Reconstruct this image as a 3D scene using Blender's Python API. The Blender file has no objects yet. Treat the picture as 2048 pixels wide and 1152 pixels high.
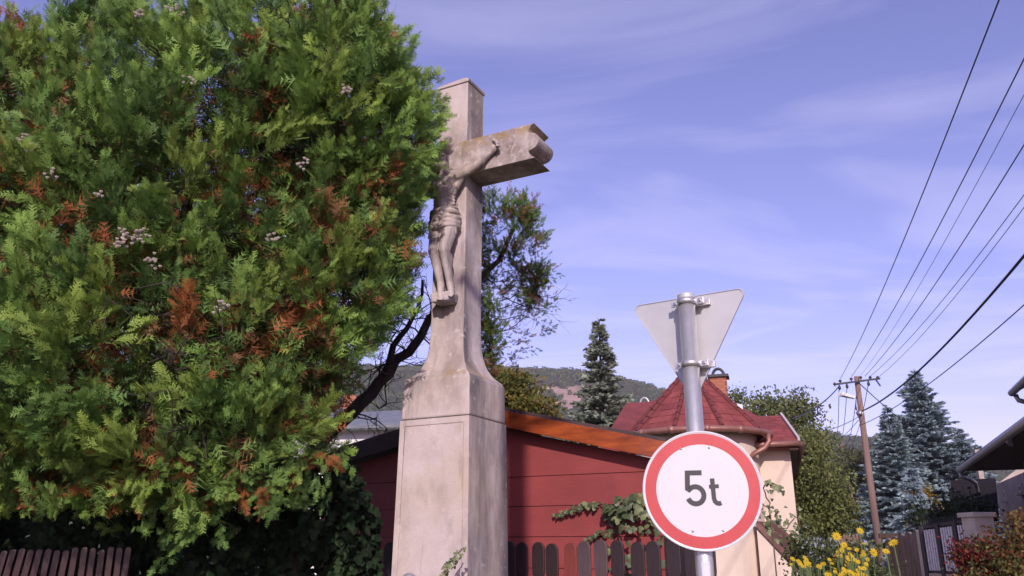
import bpy, bmesh, math, random
import numpy as np
from mathutils import Vector, Matrix, noise as mnoise

S = bpy.context.scene
C = S.collection
R = math.radians

# ------------------------------------------------------------------ camera
FPX, PITCH, EYE = 1620.0, R(17.8), 1.55
cam = bpy.data.objects.new('camera', bpy.data.cameras.new('camera'))
C.objects.link(cam)
cam.location = (0, 0, EYE)
cam.rotation_euler = (R(90) + PITCH, 0, 0)
cam.data.sensor_width = 36.0
cam.data.lens = 36.0 * FPX / 2048.0
cam.data.clip_start = 0.05
cam.data.clip_end = 6000
S.camera = cam

# ------------------------------------------------------------------ sun and sky
SUN_EL, SUN_AZ = R(27), R(0)          # azimuth: degrees left of straight behind the camera
to_sun = Vector((-math.sin(SUN_AZ) * math.cos(SUN_EL), -math.cos(SUN_AZ) * math.cos(SUN_EL), math.sin(SUN_EL)))
sun = bpy.data.objects.new('sun', bpy.data.lights.new('sun', 'SUN'))
C.objects.link(sun)
sun.data.energy = 4.7
sun.data.angle = R(0.53)
sun.data.color = (1.0, 0.89, 0.82)
sun.location = (0, 0, 30)
sun.rotation_euler = to_sun.to_track_quat('Z', 'Y').to_euler()

W = bpy.data.worlds.new('World')
S.world = W
W.use_nodes = True
nt = W.node_tree
nt.nodes.clear()
def wn(t, **k):
    n = nt.nodes.new(t)
    for a, b in k.items(): setattr(n, a, b)
    return n
sky = wn('ShaderNodeTexSky')
sky.sky_type = 'NISHITA'
sky.sun_disc = False
sky.sun_elevation = SUN_EL
sky.sun_rotation = math.atan2(to_sun.x, to_sun.y)
sky.air_density = 1.0
sky.dust_density = 0.5
sky.ozone_density = 1.0
tint = wn('ShaderNodeMix', data_type='RGBA', blend_type='MULTIPLY')
tint.inputs[0].default_value = 1.0
tint.inputs[7].default_value = (1.58, 1.15, 1.74, 1)
nt.links.new(sky.outputs[0], tint.inputs[6])
# thin cirrus: direction projected onto a high cloud sheet
tc = wn('ShaderNodeTexCoord')
sep = wn('ShaderNodeSeparateXYZ'); nt.links.new(tc.outputs['Generated'], sep.inputs[0])
zc = wn('ShaderNodeMath', operation='MAXIMUM'); nt.links.new(sep.outputs[2], zc.inputs[0]); zc.inputs[1].default_value = 0.04
dx = wn('ShaderNodeMath', operation='DIVIDE'); nt.links.new(sep.outputs[0], dx.inputs[0]); nt.links.new(zc.outputs[0], dx.inputs[1])
dy = wn('ShaderNodeMath', operation='DIVIDE'); nt.links.new(sep.outputs[1], dy.inputs[0]); nt.links.new(zc.outputs[0], dy.inputs[1])
cmb = wn('ShaderNodeCombineXYZ'); nt.links.new(dx.outputs[0], cmb.inputs[0]); nt.links.new(dy.outputs[0], cmb.inputs[1])
mp = wn('ShaderNodeMapping'); nt.links.new(cmb.outputs[0], mp.inputs[0])
mp.inputs['Rotation'].default_value = (0, 0, R(60)); mp.inputs['Scale'].default_value = (0.8, 1.5, 1); mp.inputs['Location'].default_value = (3.3, 9.9, 0)
n1 = wn('ShaderNodeTexNoise'); nt.links.new(mp.outputs[0], n1.inputs['Vector'])
n1.inputs['Scale'].default_value = 0.85; n1.inputs['Detail'].default_value = 7; n1.inputs['Roughness'].default_value = 0.52; n1.inputs['Distortion'].default_value = 0.9
cr = wn('ShaderNodeValToRGB'); nt.links.new(n1.outputs[0], cr.inputs[0])
cr.color_ramp.elements[0].position = 0.46; cr.color_ramp.elements[1].position = 0.86
cr.color_ramp.elements[0].color = (0, 0, 0, 1); cr.color_ramp.elements[1].color = (0.66, 0.66, 0.66, 1)
cmix = wn('ShaderNodeMix', data_type='RGBA', blend_type='MIX')
nt.links.new(cr.outputs[0], cmix.inputs[0])
nt.links.new(tint.outputs[2], cmix.inputs[6])
cmix.inputs[7].default_value = (8.4, 7.9, 10.6, 1)
bg = wn('ShaderNodeBackground'); bg.inputs[1].default_value = 0.118
nt.links.new(cmix.outputs[2], bg.inputs[0])
wo = wn('ShaderNodeOutputWorld'); nt.links.new(bg.outputs[0], wo.inputs[0])

S.view_settings.view_transform = 'Standard'
S.view_settings.look = 'None'
S.view_settings.exposure = 0.0
S.view_settings.gamma = 1.0
S.view_settings.use_curve_mapping = False
S.render.engine = 'CYCLES'
S.cycles.max_bounces = 6
S.cycles.transparent_max_bounces = 8

# ------------------------------------------------------------------ pixel -> place helpers (photo is 2048 x 1152)
_F = np.array([0, math.cos(PITCH), math.sin(PITCH)]); _U = np.array([0, -math.sin(PITCH), math.cos(PITCH)])
O = np.array([0, 0, EYE])
def ray(px, py): return _F + np.array([1., 0, 0]) * (px - 1024) / FPX + _U * (576 - py) / FPX
def at(px, py, Y):
    d = ray(px, py); return O + d * Y / d[1]
def atz(px, py, z):
    d = ray(px, py); return O + d * (z - EYE) / d[2]
def onp(px, py, p0, n):
    d = ray(px, py); n = np.array(n, float); return O + d * ((np.array(p0) - O) @ n) / (d @ n)
def yaw_axes(deg):                         # u along the wall to the right, w into the depth
    a = R(deg); return np.array([math.cos(a), -math.sin(a), 0]), np.array([math.sin(a), math.cos(a), 0])
ZU = np.array([0, 0, 1.])

# ------------------------------------------------------------------ object helpers
ORG = {}
def tag(o, label=None, cat=None, group=None, kind=None):
    if label: o['label'] = label
    if cat: o['category'] = cat
    if group: o['group'] = group
    if kind: o['kind'] = kind
    return o
def thing(name, loc, label, cat, group=None):
    o = bpy.data.objects.new(name, None); C.objects.link(o)
    o.location = Vector(loc); o.empty_display_size = 0.2
    ORG[o.name] = np.array(loc, float)
    return tag(o, label, cat, group)
def link(name, mesh, m, parent=None, org=(0, 0, 0)):
    o = bpy.data.objects.new(name, mesh); C.objects.link(o)
    if m and not mesh.materials: mesh.materials.append(m)
    org = np.array(org, float)
    base = ORG[parent.name] if parent else np.zeros(3)
    o.parent = parent
    o.location = Vector(org - base)
    ORG[o.name] = org
    return o
def npmesh(name, v, f, col=None, smooth=False):
    """v (N,3), f (M,3|4) arrays"""
    v = np.ascontiguousarray(v, np.float32); f = np.ascontiguousarray(f, np.int32)
    me = bpy.data.meshes.new(name); k = f.shape[1]
    me.vertices.add(len(v)); me.vertices.foreach_set('co', v.ravel())
    me.loops.add(f.size); me.loops.foreach_set('vertex_index', f.ravel())
    me.polygons.add(len(f)); me.polygons.foreach_set('loop_start', np.arange(0, f.size, k, dtype=np.int32))
    me.polygons.foreach_set('loop_total', np.full(len(f), k, np.int32))
    if smooth: me.polygons.foreach_set('use_smooth', np.ones(len(f), bool))
    if col is not None:
        a = me.color_attributes.new('Col', 'FLOAT_COLOR', 'POINT')
        a.data.foreach_set('color', np.c_[col, np.ones(len(col))].astype(np.float32).ravel())
    me.update(calc_edges=True)
    return me
class MB:
    def __init__(s): s.v = []; s.f = []
    def add(s, vs, fs):
        b = len(s.v); s.v += [tuple(map(float, p)) for p in vs]; s.f += [tuple(i + b for i in q) for q in fs]; return s
    def box(s, c, u, v, w):                # centre, three half-vectors
        c = np.array(c, float); u, v, w = (np.array(q, float) for q in (u, v, w))
        if np.dot(np.cross(u, v), w) < 0: u = -u
        p = [c + a * u + b * v + d * w for d in (-1, 1) for a, b in ((-1, -1), (1, -1), (1, 1), (-1, 1))]
        return s.add(p, [(3, 2, 1, 0), (4, 5, 6, 7), (0, 1, 5, 4), (1, 2, 6, 5), (2, 3, 7, 6), (3, 0, 4, 7)])
    def frustum(s, c0, u0, w0, c1, u1, w1):  # rectangle (half vectors u,w) at c0 to rectangle at c1
        p = []
        for c, u, w in ((c0, u0, w0), (c1, u1, w1)):
            p += [np.array(c) - u - w, np.array(c) + u - w, np.array(c) + u + w, np.array(c) - u + w]
        return s.add(p, [(3, 2, 1, 0), (4, 5, 6, 7), (0, 1, 5, 4), (1, 2, 6, 5), (2, 3, 7, 6), (3, 0, 4, 7)])
    def prism(s, poly, ext):               # world polygon extruded by ext
        n = len(poly); poly = [np.array(p, float) for p in poly]; ext = np.array(ext, float)
        nn = sum((np.cross(poly[i] - poly[0], poly[(i + 1) % n] - poly[0]) for i in range(n)), np.zeros(3))
        if nn @ ext > 0: poly = poly[::-1]
        return s.add(poly + [p + ext for p in poly],
                     [tuple(range(n)), tuple(range(2 * n - 1, n - 1, -1))] + [(i, i + n, (i + 1) % n + n, (i + 1) % n) for i in range(n)])
    def tube(s, path, r, n=8, caps=True):
        path = [Vector(p) for p in path]; m = len(path)
        r = [r] * m if not hasattr(r, '__len__') else r
        up = None; rings = []
        for i, p in enumerate(path):
            t = (path[min(i + 1, m - 1)] - path[max(i - 1, 0)]).normalized()
            if up is None: up = t.orthogonal().normalized()
            up = (up - t * up.dot(t)).normalized(); b = t.cross(up)
            rings.append([p + (up * math.cos(2 * math.pi * k / n) + b * math.sin(2 * math.pi * k / n)) * r[i] for k in range(n)])
        vs = [q for g in rings for q in g]; fs = []
        for i in range(m - 1):
            for k in range(n):
                fs.append((i * n + k, i * n + (k + 1) % n, (i + 1) * n + (k + 1) % n, (i + 1) * n + k))
        if caps: fs += [tuple(range(n))[::-1], tuple((m - 1) * n + k for k in range(n))]
        return s.add(vs, fs)
    def ell(s, c, rad, ax=None, nu=12, nv=8):
        c = np.array(c, float); ax = np.eye(3) if ax is None else np.array(ax)
        vs = [c + ax[2] * rad[2]]
        for j in range(1, nv):
            t = math.pi * j / nv
            for i in range(nu):
                p = 2 * math.pi * i / nu
                vs.append(c + ax[0] * rad[0] * math.sin(t) * math.cos(p) + ax[1] * rad[1] * math.sin(t) * math.sin(p) + ax[2] * rad[2] * math.cos(t))
        vs.append(c - ax[2] * rad[2]); L = len(vs) - 1; fs = []
        for i in range(nu):
            fs.append((0, 1 + i, 1 + (i + 1) % nu)); fs.append((L, L - nu + (i + 1) % nu, L - nu + i))
            for j in range(nv - 2):
                a = 1 + j * nu + i; b = 1 + j * nu + (i + 1) % nu; fs.append((a, a + nu, b + nu, b))
        return s.add(vs, fs)
    def cap(s, a, b, ra, rb, n=12):        # tapered capsule
        a = np.array(a, float); b = np.array(b, float); d = b - a; L = np.linalg.norm(d); d = d / max(L, 1e-9)
        pts = []; rr = []
        for k in range(1, 5):
            t = k / 4 * math.pi / 2; pts.append(a - d * ra * math.cos(t)); rr.append(ra * math.sin(t))
        for k in range(4, 0, -1):
            t = k / 4 * math.pi / 2; pts.append(b + d * rb * math.cos(t)); rr.append(rb * math.sin(t))
        return s.tube(pts, rr, n)
    def build(s, name, m, parent=None, org=None, smooth=False, bevel=0):
        v = np.array(s.v)
        if org is None:
            org = np.array([(v[:, 0].min() + v[:, 0].max()) / 2, (v[:, 1].min() + v[:, 1].max()) / 2, v[:, 2].min()]) if parent is None else ORG[parent.name]
        me = bpy.data.meshes.new(name)
        me.from_pydata([tuple(p) for p in (v - np.array(org))], [], s.f); me.update()
        if smooth: me.polygons.foreach_set('use_smooth', [True] * len(me.polygons))
        o = link(name, me, m, parent, org)
        if bevel:
            b = o.modifiers.new('bevel', 'BEVEL'); b.width = bevel; b.segments = 2; b.limit_method = 'ANGLE'; b.angle_limit = R(40)
        return o

# ------------------------------------------------------------------ material helpers
MATS = {}
def mat(name, col, rough=0.8, var=0.0, scale=6.0, bump=0.0, bscale=40.0, metal=0.0, spec=0.4, col2=None, stretch=(1, 1, 1), lo=0.35, hi=0.65, detail=6, coord='Object', translucent=0.0, attr=False, coat=0.0):
    if name in MATS: return MATS[name]
    m = bpy.data.materials.new(name); m.use_nodes = True; t = m.node_tree; N = t.nodes
    p = N['Principled BSDF']; out = N['Material Output']
    p.inputs['Roughness'].default_value = rough; p.inputs['Metallic'].default_value = metal
    p.inputs['Specular IOR Level'].default_value = spec
    if coat: p.inputs['Coat Weight'].default_value = coat
    tcn = N.new('ShaderNodeTexCoord'); mpn = N.new('ShaderNodeMapping'); t.links.new(tcn.outputs[coord], mpn.inputs[0]); mpn.inputs['Scale'].default_value = stretch
    src = None
    if attr:
        a = N.new('ShaderNodeAttribute'); a.attribute_name = 'Col'; src = a.outputs[0]
    elif var > 0 or col2:
        nz = N.new('ShaderNodeTexNoise'); t.links.new(mpn.outputs[0], nz.inputs['Vector'])
        nz.inputs['Scale'].default_value = scale; nz.inputs['Detail'].default_value = detail; nz.inputs['Roughness'].default_value = 0.62
        r = N.new('ShaderNodeValToRGB'); t.links.new(nz.outputs[0], r.inputs[0])
        r.color_ramp.elements[0].position = lo; r.color_ramp.elements[1].position = hi
        c2 = col2 or tuple(min(1, c * (1 + var)) for c in col); c1 = col if col2 else tuple(c * (1 - var) for c in col)
        r.color_ramp.elements[0].color = (*c1, 1); r.color_ramp.elements[1].color = (*c2, 1)
        src = r.outputs[0]
    if src: t.links.new(src, p.inputs['Base Color'])
    else: p.inputs['Base Color'].default_value = (*col, 1)
    if bump:
        nb = N.new('ShaderNodeTexNoise'); t.links.new(mpn.outputs[0], nb.inputs['Vector']); nb.inputs['Scale'].default_value = bscale; nb.inputs['Detail'].default_value = 5
        bn = N.new('ShaderNodeBump'); bn.inputs['Strength'].default_value = bump; bn.inputs['Distance'].default_value = 0.02
        t.links.new(nb.outputs[0], bn.inputs['Height']); t.links.new(bn.outputs[0], p.inputs['Normal'])
    if translucent:
        tr = N.new('ShaderNodeBsdfTranslucent'); mx = N.new('ShaderNodeMixShader'); mx.inputs[0].default_value = translucent
        if src: t.links.new(src, tr.inputs[0])
        else: tr.inputs[0].default_value = (*col, 1)
        t.links.new(p.outputs[0], mx.inputs[1]); t.links.new(tr.outputs[0], mx.inputs[2]); t.links.new(mx.outputs[0], out.inputs[0])
    MATS[name] = m; return m
def overlay(m, color, scale, lo, hi, amount=1.0, stretch=(1, 1, 1), mask_axis=None, detail=5, seed=0.0, zmask=None):
    """adds a stain layer with a shape of its own over the base colour; mask_axis=(vector, lo, hi) limits it to surfaces facing that way"""
    t = m.node_tree; N = t.nodes; p = N['Principled BSDF']
    tcn = N.new('ShaderNodeTexCoord'); mpn = N.new('ShaderNodeMapping'); t.links.new(tcn.outputs['Object'], mpn.inputs[0])
    mpn.inputs['Scale'].default_value = stretch; mpn.inputs['Location'].default_value = (seed, seed * 1.7, seed * 0.6)
    nz = N.new('ShaderNodeTexNoise'); t.links.new(mpn.outputs[0], nz.inputs['Vector']); nz.inputs['Scale'].default_value = scale; nz.inputs['Detail'].default_value = detail; nz.inputs['Roughness'].default_value = 0.65
    mr = N.new('ShaderNodeMapRange'); t.links.new(nz.outputs[0], mr.inputs[0]); mr.inputs[1].default_value = lo; mr.inputs[2].default_value = hi; mr.inputs[4].default_value = amount
    fac = mr.outputs[0]
    if mask_axis is not None:
        g = N.new('ShaderNodeNewGeometry'); dp = N.new('ShaderNodeVectorMath'); dp.operation = 'DOT_PRODUCT'
        t.links.new(g.outputs['True Normal'], dp.inputs[0]); dp.inputs[1].default_value = tuple(mask_axis[0])
        m2 = N.new('ShaderNodeMapRange'); t.links.new(dp.outputs['Value'], m2.inputs[0]); m2.inputs[1].default_value = mask_axis[1]; m2.inputs[2].default_value = mask_axis[2]
        mu = N.new('ShaderNodeMath'); mu.operation = 'MULTIPLY'; t.links.new(fac, mu.inputs[0]); t.links.new(m2.outputs[0], mu.inputs[1]); fac = mu.outputs[0]
    if zmask is not None:
        sx_ = N.new('ShaderNodeSeparateXYZ'); t.links.new(tcn.outputs['Object'], sx_.inputs[0])
        m3 = N.new('ShaderNodeMapRange'); t.links.new(sx_.outputs[2], m3.inputs[0]); m3.inputs[1].default_value = zmask[0]; m3.inputs[2].default_value = zmask[1]
        mu = N.new('ShaderNodeMath'); mu.operation = 'MULTIPLY'; t.links.new(fac, mu.inputs[0]); t.links.new(m3.outputs[0], mu.inputs[1]); fac = mu.outputs[0]
    mx = N.new('ShaderNodeMix'); mx.data_type = 'RGBA'; t.links.new(fac, mx.inputs[0])
    ln = p.inputs['Base Color'].links
    if ln: t.links.new(ln[0].from_socket, mx.inputs[6])
    else: mx.inputs[6].default_value = p.inputs['Base Color'].default_value
    mx.inputs[7].default_value = (*color, 1)
    t.links.new(mx.outputs[2], p.inputs['Base Color'])
    return m

# ------------------------------------------------------------------ foliage templates (numpy)
def rotm(rng):
    q = rng.normal(size=4); q /= np.linalg.norm(q); w, x, y, z = q
    return np.array([[1 - 2 * (y * y + z * z), 2 * (x * y - z * w), 2 * (x * z + y * w)], [2 * (x * y + z * w), 1 - 2 * (x * x + z * z), 2 * (y * z - x * w)], [2 * (x * z - y * w), 2 * (y * z + x * w), 1 - 2 * (x * x + y * y)]])
def frame(d, rng, roll=None):
    """rows: x axis, y axis (= d), z axis"""
    d = d / np.linalg.norm(d); a = np.cross(d, ZU)
    if np.linalg.norm(a) < 1e-3: a = np.array([1., 0, 0])
    a /= np.linalg.norm(a); b = np.cross(a, d); t = rng.uniform(0, 2 * math.pi) if roll is None else roll
    x = a * math.cos(t) + b * math.sin(t); z = np.cross(x, d)
    return np.array([x, d, z])
def blob_noise(p, s=1.0, o=0.0): return mnoise.noise(Vector((p[0] * s + o, p[1] * s - o, p[2] * s + 2 * o)))

# ================================================================== THE SETTING
def smooth01(a, b, x):
    t = min(1, max(0, (x - a) / (b - a))); return t * t * (3 - 2 * t)
def gz(x, y):
    return 0.35 * smooth01(3.0, 5.2, y) * (1 - 0.7 * smooth01(3.2, 5.0, x - 0.2 * y))
m_grass = mat('grass_ground', (0.035, 0.06, 0.018), 0.95, col2=(0.09, 0.085, 0.035), scale=1.3, bump=0.6, bscale=30)
m_asph = mat('asphalt', (0.045, 0.045, 0.05), 0.9, var=0.25, scale=9, bump=0.4, bscale=160)
m_kerb = mat('kerb_stone', (0.28, 0.27, 0.26), 0.85, var=0.2, scale=8, bump=0.3, bscale=60)
m_gravel = mat('gravel_path', (0.17, 0.15, 0.13), 0.95, var=0.3, scale=20, bump=0.6, bscale=120)
xs = np.unique(np.r_[np.linspace(-2600, -20, 14), np.arange(-20, 30.1, 0.8), np.linspace(30, 2600, 14)])
ys = np.unique(np.r_[np.linspace(-600, -6, 8), np.arange(-6, 40.1, 0.8), np.linspace(40, 260, 8), np.linspace(260, 2600, 6)])
gv = np.array([(x, y, gz(x, y) if abs(x) < 60 else gz(math.copysign(60, x), y)) for y in ys for x in xs]); nx = len(xs)
gf = np.array([(j * nx + i, j * nx + i + 1, (j + 1) * nx + i + 1, (j + 1) * nx + i) for j in range(len(ys) - 1) for i in range(nx - 1)])
tag(link('ground', npmesh('ground', gv, gf, smooth=True), m_grass), kind='structure')
MBr = MB().add([(-120, -2.4, .004), (120, -2.4, .004), (120, 1.7, .004), (-120, 1.7, .004)], [(0, 1, 2, 3)])
tag(MBr.build('road', m_asph, org=(0, 0, 0)), kind='structure')
tag(MB().box((0, 1.78, 0.05), (120, 0, 0), (0, .08, 0), (0, 0, .07)).build('kerb', m_kerb, org=(0, 1.78, 0)), kind='structure')
pv = []
pw = np.array([math.sin(R(20)), math.cos(R(20)), 0]); pu = np.array([pw[1], -pw[0], 0])
for k in range(40):
    c = np.array([3.9, 7.0, 0]) + pw * k * 0.9
    for s_ in (-0.9, 0.9):
        q = c + pu * s_; pv.append((q[0], q[1], gz(q[0], q[1]) + 0.012))
tag(MB().add(pv, [(2 * k, 2 * k + 1, 2 * k + 3, 2 * k + 2) for k in range(39)]).build('path', m_gravel, org=(0, 0, 0)), kind='structure')

# ---- far hill with a quarried rock face and woods
def skyline(px):
    return float(np.interp(px, [-400, 200, 560, 700, 790, 880, 960, 1050, 1160, 1230, 1300, 1400, 1500, 1620, 1700, 1780, 1900, 2300],
                           [860, 800, 768, 745, 748, 742, 745, 752, 755, 765, 786, 815, 846, 872, 880, 884, 900, 960]))
D0, D1 = 230.0, 700.0
def hill_pt(px, t):
    """t 0 foot .. 1 crest"""
    r = D0 + (D1 - D0) * t
    d = ray(px, skyline(px)); crest = O + d * D1 / d[1]
    dirx = d[0] / d[1]
    prof = 0.12 * t + 0.88 * t ** 1.6
    z = crest[2] * prof + 4.0 * mnoise.noise(Vector((px * 0.012, t * 5, 0))) * t * (1 - t) * 4
    return np.array([dirx * r, r, z])
m_hill = mat('hill_earth', (0.10, 0.085, 0.055), 0.95, attr=True)
def rockness(px, t):
    n = mnoise.noise(Vector((px * 0.012, t * 9.0, 3.1))) + 0.5 * mnoise.noise(Vector((px * 0.04, t * 22.0, 7.1)))
    band = math.exp(-((px - 1110) / 130) ** 2) * math.exp(-((t - 0.84) / 0.11) ** 2)
    return band * 2.3 + n * 0.85 - 0.60
pxs = np.arange(-500, 2420, 16); ts = np.r_[np.linspace(0, 1, 46), 1.12, 1.35]
hv, hc = [], []
for t in ts:
    for px in pxs:
        if t <= 1: p = hill_pt(px, t)
        else:
            p = hill_pt(px, 1.0).copy(); k = (D0 + (D1 - D0) * t) / p[1]; p = np.array([p[0] * k, p[1] * k, p[2] * (1 - (t - 1) * 2)])
        rk = smooth01(0.05, 0.4, rockness(px, min(t, 1)))
        v = 0.85 + 0.5 * mnoise.noise(Vector((px * 0.07, t * 40, 1)))
        a = np.array([0.055, 0.062, 0.028]) * v; b = np.array([0.36, 0.235, 0.20]) * v
        hv.append(p); hc.append(a * (1 - rk) + b * rk)
n = len(pxs)
hf = np.array([(j * n + i, j * n + i + 1, (j + 1) * n + i + 1, (j + 1) * n + i) for j in range(len(ts) - 1) for i in range(n - 1)])
tag(link('hill', npmesh('hill', np.array(hv), hf, np.array(hc), smooth=True), m_hill), kind='structure')
rng = np.random.default_rng(11)
m_wood = mat('hill_woods', (0.05, 0.07, 0.03), 0.9, attr=True, translucent=0.15)
def leaf_lump(rng, n):
    """a ragged crown of n triangles, unit radius"""
    d = rng.normal(size=(n, 3)); d /= np.linalg.norm(d, axis=1)[:, None]; c = d * rng.uniform(0.55, 1.0, (n, 1)) * np.array([1, 1, 1.1])
    a = rng.normal(size=(n, 3)) * 0.36; b = rng.normal(size=(n, 3)) * 0.36
    v = np.stack([c + a, c + b, c - (a + b) * 0.6], 1).reshape(-1, 3)
    return v
lumps = [leaf_lump(rng, 32) for _ in range(6)]
VV, CC = [], []
for k in range(12000):
    u_ = rng.random()
    px = rng.uniform(960, 1440) if u_ < 0.4 else (rng.uniform(600, 960) if u_ < 0.62 else rng.uniform(-300, 2350))
    t = rng.uniform(0.25, 1.0) ** 0.7
    if k % 6 == 0: t = rng.uniform(0.97, 1.02)
    if rockness(px, min(t, 1)) > 0.16 and rng.random() < 0.9: continue
    p = hill_pt(px, t); s = rng.uniform(2.2, 4.6)
    VV.append(lumps[k % 6] * s * np.array([1, 1, rng.uniform(0.7, 1.1)]) + p + ZU * s * 0.5)
    h = rng.uniform(0.6, 1.2); c = np.array([0.06, 0.088, 0.030]) * h if rng.random() < 0.8 else np.array([0.11, 0.09, 0.035]) * h
    CC.append(np.tile(c, (len(VV[-1]), 1)))
VV = np.concatenate(VV)
tag(link('hillside_wood', npmesh('hillside_wood', VV, np.arange(len(VV)).reshape(-1, 3), np.concatenate(CC)), m_wood),
    'dark green woods covering the far hill around its bare rock', 'woods', kind='stuff')

# ================================================================== STONE WAYSIDE CROSS
MU, MW = yaw_axes(28)
MC = np.array([-0.3186, 6.0, 0]) - MU * 0.3115 + MW * 0.292       # vertical axis of the monument
def ML(u, d, z): return MC + MU * u - MW * d + ZU * z              # d: towards the viewer
m_stone = mat('cross_stone', (0.42, 0.345, 0.335), 0.9, col2=(0.57, 0.485, 0.475), scale=3.2, bump=0.30, bscale=130, lo=0.3, hi=0.7, detail=9)
overlay(m_stone, (0.23, 0.185, 0.175), 2.4, 0.50, 0.66, 0.75, stretch=(1, 1, 0.45), seed=2.0)
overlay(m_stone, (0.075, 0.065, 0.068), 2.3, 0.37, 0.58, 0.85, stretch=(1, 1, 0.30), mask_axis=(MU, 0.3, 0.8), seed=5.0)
overlay(m_stone, (0.30, 0.19, 0.055), 9.0, 0.46, 0.62, 0.9, mask_axis=(ZU, 0.25, 0.8), seed=7.0)
overlay(m_stone, (0.58, 0.50, 0.47), 14.0, 0.60, 0.66, 0.6, seed=9.0)
overlay(m_stone, (0.46, 0.36, 0.27), 1.1, 0.45, 0.70, 0.6, seed=21.0)
overlay(m_stone, (0.13, 0.105, 0.10), 3.5, 0.55, 0.66, 0.6, stretch=(1, 1, .16), seed=23.0)
overlay(m_stone, (0.10, 0.08, 0.075), 60.0, 0.68, 0.74, 0.7, seed=12.0)
cross = thing('stone_crucifix', ML(0, 0, 0.28), 'weathered stone wayside cross with carved figure on tall tapered pedestal', 'crucifix')
# die of the pedestal with an incised panel
b = MB(); b.frustum(ML(0, 0, 0.20), MU * .339, MW * .314, ML(0, 0, 2.488), MU * .3115, MW * .292)
die = b.build('pedestal_die', m_stone, cross)
bm = bmesh.new(); bm.from_mesh(die.data); bm.faces.ensure_lookup_table()
fr = min(bm.faces, key=lambda f_: f_.normal.dot(Vector(MW)))
sd = max(bm.faces, key=lambda f_: f_.normal.dot(Vector(MU)))
bmesh.ops.inset_region(bm, faces=[fr], thickness=0.066, depth=0.0)
bm.faces.ensure_lookup_table()
bmesh.ops.inset_region(bm, faces=[fr], thickness=0.004, depth=-0.009)
bmesh.ops.inset_region(bm, faces=[fr], thickness=0.005, depth=0.006)
bm.to_mesh(die.data); bm.free()
bv = die.modifiers.new('bevel', 'BEVEL'); bv.width = 0.009; bv.segments = 2; bv.limit_method = 'ANGLE'; bv.angle_limit = R(60)
m_mortar = mat('mortar', (0.10, 0.085, 0.08), 0.95, var=0.3, scale=30)
MB().frustum(ML(0, 0, 2.484), MU * .300, MW * .276, ML(0, 0, 2.502), MU * .300, MW * .276).build('mortar_joint', m_mortar, cross)
MB().frustum(ML(0, 0, 2.496), MU * .3075, MW * .282, ML(0, 0, 2.795), MU * .3045, MW * .279).build('pedestal_block', m_stone, cross, bevel=0.012)
lv = [(z_, h_, h_ * (.918 - .035 * smooth01(2.8, 3.4, z_))) for z_, h_ in ((2.785, .300), (2.812, .291), (2.832, .268), (2.855, .243), (2.885, .220), (2.925, .199), (2.97, .183), (3.03, .170), (3.10, .162), (3.20, .158), (3.32, .1565), (5.445, .155))]
b = MB(); vs = []; fs = []
for z, a, c in lv:
    vs += [ML(-a, c, z), ML(a, c, z), ML(a, -c, z), ML(-a, -c, z)]
for i in range(len(lv) - 1):
    for k in range(4): fs.append((4 * i + k, 4 * i + (k + 1) % 4, 4 * i + 4 + (k + 1) % 4, 4 * i + 4 + k))
fs += [(3, 2, 1, 0), tuple(4 * (len(lv) - 1) + k for k in range(4))]
b.add(vs, fs).build('shaft', m_stone, cross, bevel=0.009)
b = MB(); b.prism([ML(-.164, .146, 5.447), ML(-.164, .146, 5.468), ML(-.12, .146, 5.478), ML(.12, .146, 5.492), ML(.164, .146, 5.478), ML(.164, .146, 5.447)], MW * .292)
b.build('shaft_coping', m_stone, cross, bevel=0.006)
# crossbar: cusp, round lobe, cusp on either end
prof = []
zt, zb = 4.866, 4.548
def arm_end(sg):
    e = [(.800, zt)]
    for k in range(1, 7):                                        # hollow from the upper cusp to the notch
        a = k / 6 * math.pi / 2; e.append((.744 + .056 * (1 - math.sin(a)), zt - .010 - .066 * (1 - math.cos(a))))
    for k in range(1, 12):
        a = math.pi / 2 - math.pi * k / 12; e.append((.744 + .094 * math.cos(a), 4.706 + .083 * math.sin(a)))
    for k in range(0, 6):
        a = math.pi / 2 * (1 - k / 6); e.append((.744 + .064 * (1 - math.sin(a)), zb + .010 + .066 * (1 - math.cos(a))))
    e.append((.808, zb)); return [(sg * x, z) for x, z in e]
pr = arm_end(1) + arm_end(-1)[::-1]
b = MB(); b.prism([ML(x, .147, z) for x, z in pr], MW * .288)
m_bar = m_stone.copy(); m_bar.name = 'crossbar_stone'
overlay(m_bar, (0.17, 0.125, 0.11), 5.0, 0.40, 0.62, 0.75, seed=14.0)
overlay(m_bar, (0.30, 0.19, 0.06), 11.0, 0.44, 0.58, 0.75, seed=16.0, zmask=(4.44, 4.56))
overlay(m_bar, (0.50, 0.42, 0.39), 18.0, 0.56, 0.62, 0.6, seed=18.0)
b.build('crossbar', m_bar, cross, bevel=0.006)

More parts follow.
